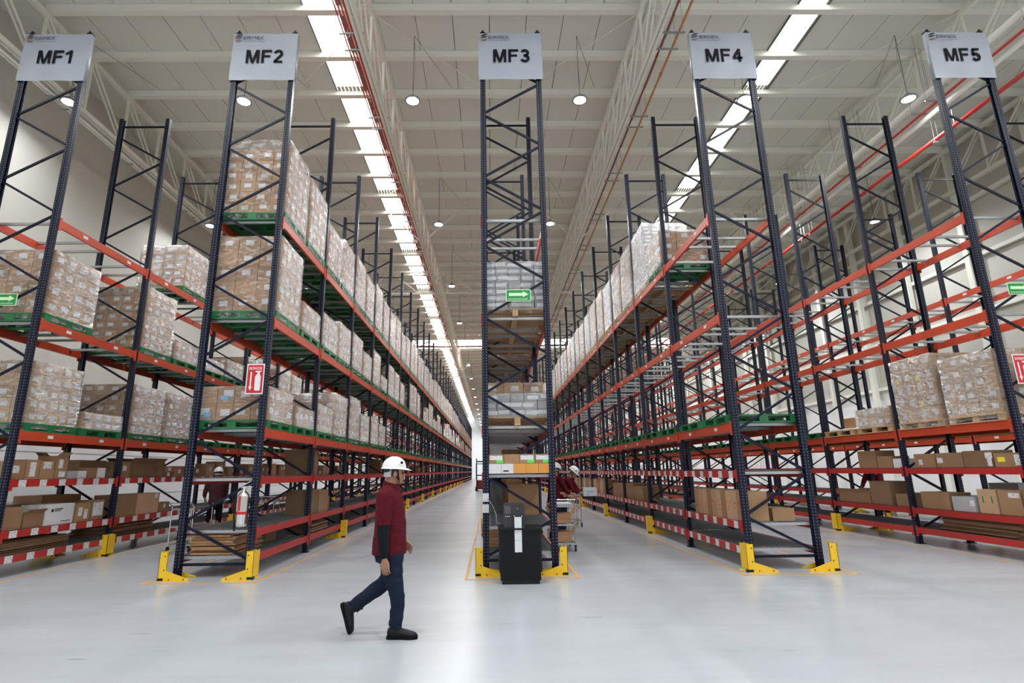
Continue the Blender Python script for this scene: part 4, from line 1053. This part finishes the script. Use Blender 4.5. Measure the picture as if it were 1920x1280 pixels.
# ---------------------------------------------------------------- people
skin = mat('skin', (.33, .165, .10), .5, noise_amt=.06)
maroon = mat('maroon_cotton', (.085, .006, .012), .9, spec=.15, bump=.3, bscale=30, noise_amt=.15, nscale=6)
denim = mat('blue_denim', (.011, .016, .033), .9, spec=.15, bump=.2, bscale=60, noise_amt=.3, nscale=6)
sleevem = mat('black_sleeve', (.006, .009, .011), .8, spec=.15, bump=.4, bscale=25)
bootm = mat('black_boot', (.005, .005, .006), .5, spec=.25)
hatm = mat('white_hard_hat', (.78, .78, .76), .25, coat=.4)
darkcl = mat('dark_cloth', (.007, .006, .008), .9, spec=.1)
hair = mat('dark_hair', (.012, .010, .009), .6)
class Blob:
    """overlapping tapered tubes and ellipsoids fused into one skin by a voxel remesh"""
    def __init__(s): s.b = MB()
    def tube(s, pts, seg=16):
        # pts: (x,y,z,ra,rb) ; ra lateral (along Y-ish), rb along the other
        P = [Vector(p[:3]) for p in pts]; n0 = len(s.b.v); prev = None
        rings = []
        # catmull interpolation
        Q = []
        for i in range(len(pts)-1):
            p0 = pts[max(i-1, 0)]; p1 = pts[i]; p2 = pts[i+1]; p3 = pts[min(i+2, len(pts)-1)]
            for k in range(4):
                t = k/4; Q.append([.5*((2*b_)+(-a_+c_)*t+(2*a_-5*b_+4*c_-d_)*t*t+(-a_+3*b_-3*c_+d_)*t**3) for a_, b_, c_, d_ in zip(p0, p1, p2, p3)])
        Q.append(list(pts[-1]))
        C = [Vector(q[:3]) for q in Q]
        lat0 = Vector((0, 1, 0))
        for i, q in enumerate(Q):
            d = (C[min(i+1, len(C)-1)]-C[max(i-1, 0)]).normalized()
            lat = (lat0-d*lat0.dot(d)); lat = lat.normalized() if lat.length > .2 else (Vector((1, 0, 0))-d*d.x).normalized()
            oth = d.cross(lat)
            for k in range(seg):
                t = 2*math.pi*k/seg; s.b.v.append(tuple(C[i]+lat*q[3]*math.cos(t)+oth*q[4]*math.sin(t)))
        m = len(Q)
        for i in range(m-1):
            for k in range(seg):
                j = (k+1) % seg; s.b.f.append((n0+i*seg+k, n0+i*seg+j, n0+(i+1)*seg+j, n0+(i+1)*seg+k)); s.b.m.append(0)
        s.b.f.append(tuple(n0+seg-1-k for k in range(seg))); s.b.m.append(0)
        s.b.f.append(tuple(n0+(m-1)*seg+k for k in range(seg))); s.b.m.append(0)
        return s
    def ell(s, c, r, seg=16, rings=10, rot=None):
        n0 = len(s.b.v); c = Vector(c); R_ = rot or Matrix.Identity(3)
        for i in range(rings+1):
            ph = math.pi*i/rings-math.pi/2
            for k in range(seg):
                t = 2*math.pi*k/seg
                s.b.v.append(tuple(c+R_@Vector((r[0]*math.cos(ph)*math.cos(t), r[1]*math.cos(ph)*math.sin(t), r[2]*math.sin(ph)))))
        for i in range(rings):
            for k in range(seg):
                j = (k+1) % seg; s.b.f.append((n0+i*seg+k, n0+i*seg+j, n0+(i+1)*seg+j, n0+(i+1)*seg+k)); s.b.m.append(0)
        return s
    def done(s, name, m, voxel=.01, sm=4, wrinkle=0):
        import bmesh
        me = s.b.mesh(name, m); bm = bmesh.new(); bm.from_mesh(me)
        bmesh.ops.remove_doubles(bm, verts=bm.verts, dist=.0001); bmesh.ops.recalc_face_normals(bm, faces=bm.faces); bm.to_mesh(me); bm.free()
        o = bpy.data.objects.new('tmp', me); COL.objects.link(o)
        r = o.modifiers.new('r', 'REMESH'); r.mode = 'VOXEL'; r.voxel_size = voxel
        q = o.modifiers.new('s', 'SMOOTH'); q.iterations = sm; q.factor = .5
        dg = bpy.context.evaluated_depsgraph_get(); me2 = bpy.data.meshes.new_from_object(o.evaluated_get(dg)); bpy.data.objects.remove(o)
        if wrinkle:
            ns = [v.normal.copy() for v in me2.vertices]
            for v, nrm in zip(me2.vertices, ns):
                p = v.co; v.co = p+nrm*wrinkle*(noise.noise(Vector((p.x*9, p.y*9, p.z*16)))+.5*noise.noise(p*30))
        me2.materials.clear(); me2.materials.append(m); me2.name = name
        return smooth(me2)
def hand(bl, wr, d, palm_n, side, L_=.175, curl=.55):
    """wr wrist point, d finger direction, palm_n direction the palm faces; side picks thumb side"""
    wr = Vector(wr); d = Vector(d).normalized(); n = Vector(palm_n).normalized(); n = (n-d*n.dot(d)).normalized(); s = d.cross(n)*side
    def T(pts): bl.tube([(p.x, p.y, p.z, r, r) for p, r in pts], 8)
    for k in range(4):     # palm as four metacarpal strands
        o_ = s*(.033-.022*k)
        T([(wr+s*(.012-.008*k), .015), (wr+d*.045+o_*.9, .0155), (wr+d*.088+o_, .012)])
    ln = [.075, .083, .077, .060]
    for k in range(4):
        o_ = wr+d*.088+s*(.034-.0227*k); a1 = d*math.cos(curl*.5)+n*math.sin(curl*.5); a2 = d*math.cos(curl*1.3)+n*math.sin(curl*1.3); a3 = d*math.cos(curl*1.9)+n*math.sin(curl*1.9)
        p1 = o_+a1*ln[k]*.45; p2 = p1+a2*ln[k]*.32; p3 = p2+a3*ln[k]*.25
        T([(o_-d*.01, .0095), (p1, .0085), (p2, .0075), (p3, .006)])
    t0 = wr+d*.02+s*.022; t1 = t0+(d*.6+s*.6+n*.35).normalized()*.045; t2 = t1+(d*.9+s*.15+n*.4).normalized()*.03; t3 = t2+(d*.95+n*.4).normalized()*.022
    T([(t0, .013), (t1, .0115), (t2, .0095), (t3, .0075)])
def head_parts(bl, c, fwd, up=Vector((0, 0, 1)), s=1.0):
    c = Vector(c); f = Vector(fwd).normalized(); u = (up-f*up.dot(f)).normalized(); r = f.cross(u); R_ = Matrix((f, r, u)).transposed()
    W_ = lambda x, y, z: c+f*x*s+r*y*s+u*z*s
    bl.ell(W_(-.01, 0, .02), (.098*s, .078*s, .105*s), rot=R_)             # cranium
    bl.ell(W_(.028, 0, -.05), (.066*s, .058*s, .075*s), rot=R_)            # face
    bl.ell(W_(.05, 0, -.10), (.034*s, .032*s, .026*s), rot=R_)             # chin
    bl.ell(W_(.097, 0, -.025), (.016*s, .012*s, .026*s), rot=R_); bl.ell(W_(.104, 0, -.042), (.013*s, .015*s, .011*s), rot=R_)  # nose
    bl.ell(W_(.086, 0, -.076), (.012*s, .024*s, .007*s), rot=R_); bl.ell(W_(.084, 0, -.088), (.012*s, .021*s, .007*s), rot=R_)  # lips
    bl.ell(W_(.082, 0, .012), (.014*s, .048*s, .011*s), rot=R_)             # brow
    for q in (-1, 1): bl.ell(W_(-.008, q*.079, -.02), (.020*s, .009*s, .034*s), rot=R_)   # ears
    return W_, R_
def hard_hat(root, W_, R_, c_up=.045, strap=True, off=Vector((0, 0, 0))):
    b = MB(); seg, rg = 28, 9; n0 = 0
    for i in range(rg+1):
        ph = math.pi/2*i/rg
        for k in range(seg):
            t = 2*math.pi*k/seg; x = .131*math.cos(ph)*math.cos(t); y = .110*math.cos(ph)*math.sin(t); z = .118*math.sin(ph)
            if abs(y) < .018 and ph < 1.5: z += .005
            b.v.append(tuple(W_(x-.012, y, z+c_up)))
    for i in range(rg):
        for k in range(seg): j = (k+1) % seg; b.f.append((i*seg+k, i*seg+j, (i+1)*seg+j, (i+1)*seg+k)); b.m.append(0)
    # rim and peak
    n1 = len(b.v)
    for k in range(seg):
        t = 2*math.pi*k/seg; ex = .012+(.055*max(0, math.cos(t))**3); r1 = .131+ex
        b.v.append(tuple(W_(r1*math.cos(t)-.012, (.110+.010)*math.sin(t), c_up-.012-.012*max(0, math.cos(t))**2)))
    for k in range(seg): j = (k+1) % seg; b.f.append((k, n1+k, n1+j, j)); b.m.append(0)
    hat = ob('hard_hat', smooth(b.mesh('hard_hat', hatm)), root)
    l = MB().cyl(W_(.055, -.103, c_up+.055), W_(.05, -.112, c_up+.058), .014, 12).cyl(W_(.055, .103, c_up+.055), W_(.05, .112, c_up+.058), .014, 12).cyl(W_(.118, 0, c_up+.05), W_(.128, 0, c_up+.052), .015, 12)
    ob('round_emblem', l.mesh('round_emblem', ink), hat)
    b = MB()
    for q in (-1, 1):
        b.bar(W_(.015, q*.084, c_up), W_(.04, q*.066, -.085), .004, .014); b.bar(W_(-.05, q*.08, c_up), W_(.04, q*.066, -.085), .004, .012)
    b.bar(W_(.04, .066, -.085), W_(.055, 0, -.128), .004, .014); b.bar(W_(.04, -.066, -.085), W_(.055, 0, -.128), .004, .014)
    ob('chin_strap', b.mesh('chin_strap', darkcl), hat)
    band = MB()
    for k in range(10):
        a0 = math.pi*.62+k*.076*math.pi; a1 = a0+.076*math.pi
        band.quad([W_(.108*math.cos(a0)-.01, .088*math.sin(a0), -.05), W_(.108*math.cos(a1)-.01, .088*math.sin(a1), -.05), W_(.108*math.cos(a1)-.01, .09*math.sin(a1), c_up), W_(.108*math.cos(a0)-.01, .09*math.sin(a0), c_up)])
    ob('neck_band', band.mesh('neck_band', mat('band_grey', (.42, .42, .42), .7)), hat)
    return hat
def boot(bl, ankle, toe_dir, up, L_=.285):
    a_ = Vector(ankle); t = Vector(toe_dir).normalized(); u = Vector(up).normalized(); u = (u-t*u.dot(t)).normalized()
    P = [(-.075, .0, .030), (-.06, .0, .042), (0, .0, .048), (.08, -.008, .046), (.15, -.018, .047), (.195, -.026, .036), (.215, -.034, .018)]
    pts_ = []
    for x, z, r in P:
        c = a_+t*x+u*(z-.035); hgt = {-.075: .030, -.06: .045, 0: .050, .08: .043, .15: .034, .195: .028, .215: .015}[x]
        pts_.append((c.x, c.y, c.z, r, hgt))
    bl.tube(pts_, 14); c = a_
    bl.tube([(c.x-u.x*.03, c.y-u.y*.03, c.z-u.z*.03, .045, .05), (c.x+u.x*.05, c.y+u.y*.05, c.z+u.z*.05, .042, .046), (c.x+u.x*.11, c.y+u.y*.11, c.z+u.z*.11, .044, .047)], 14)
def sole(root, ankle, toe_dir, up, parent):
    a_ = Vector(ankle); t = Vector(toe_dir).normalized(); u = Vector(up).normalized(); u = (u-t*u.dot(t)).normalized(); s = t.cross(u)
    out = [(-.082, .026), (-.06, .042), (0, .042), (.07, .040), (.14, .05), (.19, .042), (.222, .018)]
    b = MB(); ring = [(x, w_) for x, w_ in out]+[(x, -w_) for x, w_ in reversed(out)]
    k = len(ring)
    for dz in (-.092, -.064):
        for x, w_ in ring: b.v.append(tuple(a_+t*x+s*w_+u*dz))
    b.f += [tuple(range(k)), tuple(range(2*k-1, k-1, -1))]+[(i, k+i, k+(i+1) % k, (i+1) % k) for i in range(k)]; b.m += [0]*(k+2)
    ob('boot_sole', b.mesh('boot_sole', mat('rubber', (.007, .007, .007), .8, spec=.1)), parent)
# --- main walker, faces +X
def V(*a): return Vector(a)
man = bpy.data.objects.new('person', None); COL.objects.link(man); MX, MY, MZ = -.95, 5.92, .0; man.location = (MX, MY, MZ)
tag(man, 'man walking right in white hard hat, maroon polo, black sleeve and blue jeans', 'person')
def m_(x, z): return (x+.95, z+.035)
bl = Blob()
hx, hz = m_(-1.015, 1.545)
W_, R_ = head_parts(bl, (hx, 0, hz), (1, .30, -.04), s=.98)
nx_, nz_ = m_(-1.055, 1.40)
bl.tube([(hx-.03, 0, hz-.06, .058, .060), (nx_, 0, nz_, .060, .062), (nx_-.01, 0, nz_-.07, .075, .08)])
bl.tube([(-.09, 0, 1.36, .10, .08), (-.10, 0, 1.25, .16, .11), (-.10, 0, 1.0, .145, .12), (-.10, 0, .80, .15, .12), (-.09, 0, .72, .14, .12)])
# right arm (towards the camera) and left arm
rs_, re_, rw_ = (-.125, -.20, 1.35), (-.125, -.235, 1.02), (-.105, -.225, .755)
bl.tube([(-.12, -.12, 1.37, .05, .055), (*rs_, .052, .055), (-.125, -.225, 1.2, .045, .048), (*re_, .038, .04), (-.115, -.235, .9, .037, .037), (*rw_, .025, .029), (-.103, -.225, .74, .024, .028)])
ls_, le_, lw_ = (-.10, .20, 1.35), (-.13, .25, 1.06), (.0, .215, .86)
bl.tube([(-.10, .12, 1.37, .05, .055), (*ls_, .052, .055), (*le_, .038, .04), (*lw_, .025, .028)])
hand(bl, (-.103, -.225, .745), (.12, .0, -1), (.25, 1, .1), -1)
hand(bl, (.0, .215, .86), (.75, -.1, -.55), (.2, -.9, -.5), 1)
bl.tube([(-.07, -.09, .74, .075, .09), (-.0, -.09, .42, .055, .06), (.0, -.09, .10, .04, .045)]); bl.tube([(-.10, .09, .74, .065, .08), (-.105, .09, .60, .06, .07), (-.13, .09, .50, .05, .055), (-.20, .09, .44, .045, .05), (-.32, .09, .36, .04, .045), (-.44, .09, .27, .034, .036)])
ob('body', bl.done('body', skin, .004, 2), man)
eye = MB()
for q in (-1, 1):
    c = W_(.079, q*.030, -.008); eye.lathe([(0, -.011), (.008, -.008), (.0115, 0), (.008, .008), (0, .011)], 10, 0, c)
ob('eyes', smooth(eye.mesh('eyes', mat('eye', (.05, .04, .035), .2))), man)
hb_ = Blob(); hb_.ell(W_(-.03, 0, .02), (.092, .084, .085), rot=R_); ob('hair', hb_.done('hair', hair, .01, 2), man)
hard_hat(man, W_, R_)
# polo shirt
sh = Blob()
sh.tube([(-.115, 0, 1.44, .075, .075), (-.115, 0, 1.40, .12, .095), (-.115, 0, 1.34, .20, .125), (-.105, 0, 1.20, .195, .150), (-.095, 0, 1.05, .18, .160), (-.095, 0, .92, .18, .168), (-.10, 0, .82, .185, .176), (-.10, 0, .765, .185, .168)], 24)
sh.tube([(-.115, -.13, 1.385, .07, .07), (-.12, -.195, 1.36, .078, .085), (-.122, -.222, 1.25, .070, .080), (-.122, -.235, 1.12, .064, .074), (-.120, -.238, 1.065, .062, .072)], 18)
sh.tube([(-.10, .13, 1.385, .07, .07), (-.10, .20, 1.36, .078, .085), (-.115, .235, 1.22, .066, .078), (-.13, .25, 1.09, .06, .07)], 18)
so = ob('polo_shirt', sh.done('polo_shirt', maroon, .011, 3, .007), man)
cl = MB(); n = 20
for k in range(n):
    a0 = 2*math.pi*k/n; a1 = 2*math.pi*(k+1)/n
    f = lambda a_, r, z: (-.105+r*math.cos(a_), r*.95*math.sin(a_), z-.02*math.cos(a_))
    cl.quad([f(a0, .092, 1.425), f(a1, .092, 1.425), f(a1, .072, 1.475), f(a0, .072, 1.475)]); cl.quad([f(a0, .068, 1.435), f(a0, .072, 1.475), f(a1, .072, 1.475), f(a1, .068, 1.435)])
ob('collar', smooth(cl.mesh('collar', maroon)), so)
sl = Blob(); sl.tube([(-.121, -.236, 1.10, .054, .064), (-.122, -.238, 1.0, .050, .060), (-.118, -.237, .90, .047, .056), (-.110, -.229, .79, .038, .045), (-.107, -.226, .755, .034, .039)], 18)
ob('arm_sleeve', sl.done('arm_sleeve', sleevem, .008, 2, .006), man)
sl = Blob(); sl.tube([(-.13, .25, 1.12, .05, .055), (-.125, .252, 1.06, .047, .052), (-.04, .235, .97, .042, .045), (-.01, .217, .87, .033, .036)], 18)
ob('arm_sleeve', sl.done('arm_sleeve', sleevem, .008, 2, .006), man)
# jeans: right (camera side) leg = planted front leg, left = trailing bent leg
je = Blob()
je.tube([(-.10, 0, .86, .15, .125), (-.095, 0, .78, .165, .145), (-.09, 0, .70, .165, .145)], 20)
je.tube([(-.065, -.085, .78, .085, .125), (-.045, -.09, .62, .083, .105), (-.005, -.09, .45, .072, .080), (.015, -.09, .36, .066, .072), (.012, -.09, .24, .064, .070), (.0, -.09, .13, .060, .066), (-.008, -.09, .10, .060, .068)], 20)
je.tube([(-.115, .085, .78, .085, .115), (-.105, .09, .66, .082, .10), (-.115, .09, .53, .073, .085), (-.175, .09, .455, .068, .080), (-.28, .09, .385, .064, .075), (-.38, .09, .315, .060, .068), (-.435, .09, .272, .058, .066), (-.462, .09, .25, .060, .070)], 20)
jo = ob('jeans', je.done('jeans', denim, .010, 3, .008), man)
bo_ = Blob(); boot(bo_, (0.0, -.09, .092), (1, -.08, 0), (0, 0, 1)); b1 = ob('boot', bo_.done('boot', bootm, .007, 3), man); sole(man, (0.0, -.09, .092), (1, -.08, 0), (0, 0, 1), b1)
bo_ = Blob(); boot(bo_, (-.478, .09, .238), (.30, 0, -.90), (.90, 0, .30)); b2 = ob('boot', bo_.done('boot', bootm, .007, 3), man); sole(man, (-.478, .09, .238), (.30, 0, -.90), (.90, 0, .30), b2)

# --- background workers: coarser, standing or leaning
def worker(loc, ang, label, lean=0., shirt=maroon, trs=darkcl, reach=.5):
    root = bpy.data.objects.new('person', None); COL.objects.link(root); root.location = loc; root.rotation_euler = (0, 0, ang)
    tag(root, label, 'person')
    c, s_ = math.cos(lean), math.sin(lean); hipz = .90
    def T(x, y, z): # lean forward (+X) above the hip
        dz = z-hipz; return (x*c+dz*s_, y, hipz+dz*c-x*s_) if dz > 0 else (x, y, z)
    def tp(x, y, z, a_, b_): return (*T(x, y, z), a_, b_)
    bl = Blob(); hc = T(0.02, 0, 1.60); fw = Vector((math.cos(lean*1.3), 0, -math.sin(lean*1.3)-.12))
    W2, R2 = head_parts(bl, hc, fw)
    bl.tube([tp(.0, 0, 1.53, .055, .058), tp(-.01, 0, 1.44, .06, .065), tp(-.01, 0, 1.38, .09, .08)])
    bl.tube([tp(0, 0, 1.38, .12, .08), tp(0, 0, 1.2, .15, .10), tp(0, 0, .95, .14, .10)])
    ha = []
    for q in (-1, 1):
        S1 = T(0, q*.20, 1.38); E1 = Vector(S1)+Vector((.06+.12*reach, q*.04, -.27)); H1 = E1+Vector((.24*reach+.05, -q*.04, -.18+.16*reach))
        bl.tube([tp(0, q*.13, 1.39, .05, .05), (*S1, .05, .05), (*E1, .038, .038), (*H1, .026, .028)])
        hand(bl, H1, (H1-E1), (0, -q, -.4), q, curl=.7); ha.append((S1, E1, H1))
        bl.tube([(0, q*.09, .88, .08, .09), (.0, q*.1, .5, .055, .06), (0, q*.1, .1, .04, .045)])
    ob('body', bl.done('body', skin, .009, 2), root)
    ob('hair', (lambda h: (h.ell(W2(-.03, 0, .01), (.094, .086, .09), rot=R2), h.done('hair', hair, .012, 2))[1])(Blob()), root)
    hard_hat(root, W2, R2)
    sh = Blob(); sh.tube([tp(0, 0, 1.46, .075, .075), tp(0, 0, 1.40, .17, .10), tp(0, 0, 1.30, .19, .125), tp(0, 0, 1.1, .165, .125), tp(0, 0, .92, .17, .13), (0, 0, .86, .17, .13)], 20)
    for S1, E1, H1 in ha: sh.tube([(*(Vector(S1)+Vector((0, -.06 if S1[1] > 0 else .06, .0))), .07, .07), (*S1, .068, .07), (*((Vector(S1)+E1)/2), .06, .064), (*E1, .05, .052), (*((E1+H1)/2), .042, .044)], 14)
    ob('shirt', sh.done('shirt', shirt, .014, 2, .006), root)
    tr = Blob(); tr.tube([(0, 0, .95, .155, .12), (0, 0, .84, .165, .13), (0, 0, .78, .16, .12)], 18)
    for q in (-1, 1): tr.tube([(0, q*.085, .84, .085, .10), (.02, q*.10, .6, .078, .09), (.01, q*.11, .45, .066, .07), (0, q*.11, .12, .058, .062)], 16)
    ob('trousers', tr.done('trousers', trs, .014, 2, .006), root)
    for q in (-1, 1):
        bo_ = Blob(); boot(bo_, (-.02, q*.11, .092), (1, q*.15, 0), (0, 0, 1)); b_ = ob('boot', bo_.done('boot', bootm, .011, 2), root); sole(root, (-.02, q*.11, .092), (1, q*.15, 0), (0, 0, 1), b_)
    return root
worker((-6.75, 13.9, 0), math.radians(125), 'worker in dark clothes and white hard hat seen through rack MF2', .05, mat('dark_maroon', (.05, .008, .012), .85), darkcl, .4)
worker((1.44, 12.95, 0), math.radians(30), 'worker in maroon shirt and white hard hat behind the cart right of MF3', .12, maroon, denim, .7)
worker((1.80, 14.3, 0), math.radians(-20), 'leaning worker in maroon and white hard hat holding a box right of MF3', .45, maroon, denim, .9)
worker((10.9, 15.6, 0), math.radians(200), 'worker in maroon and white hard hat bending behind rack MF5', .45, maroon, darkcl, .6)
o = ob('carton', MB().box(-.17, .17, -.14, .14, 0, .2).mesh('carton', card_w), None, (2.45, 14.0, .95)); tag(o, 'pale grey box held by the leaning worker right of rack MF3', 'carton')
ob('print', MB().box(-.08, .08, -.1425, -.14, .09, .12).mesh('print', sticker_blue), o)

# ---------------------------------------------------------------- small forklift far down the aisle
f = bpy.data.objects.new('forklift', None); COL.objects.link(f); f.location = (-.78, 46, 0); tag(f, 'small dark and red reach truck far down the aisle left of rack MF3', 'forklift')
ob('chassis', MB().prism([(-.36, .12), (.36, .12), (.36, .75), (.25, .85), (-.36, .85)], 0, 1.5).mesh('chassis', pipe_dark), f)
ob('mast', MB().box(-.42, -.34, -.15, -.05, .05, 2.6).box(.34, .42, -.15, -.05, .05, 2.6).box(-.34, .34, -.13, -.07, 2.3, 2.4).box(-.34, .34, -.13, -.07, 1.2, 1.3).mesh('mast', black), f)
ob('overhead_guard', MB().box(-.45, .45, .1, 1.2, 2.15, 2.2).box(-.45, -.40, 1.1, 1.15, .95, 2.15).box(.40, .45, 1.1, 1.15, .95, 2.15).box(-.45, -.4, .1, .15, .95, 2.15).box(.4, .45, .1, .15, .95, 2.15).mesh('overhead_guard', black), f)
for x in (-.25, .25): ob('fork', MB().box(x-.05, x+.05, -1.2, -.12, .04, .08).mesh('fork', black), f)
for x in (-.42, .42):
    for y in (.25, 1.25): ob('wheel', MB().cyl((x-.08, y, .17), (x+.08, y, .17), .17, 14).mesh('wheel', black), f)
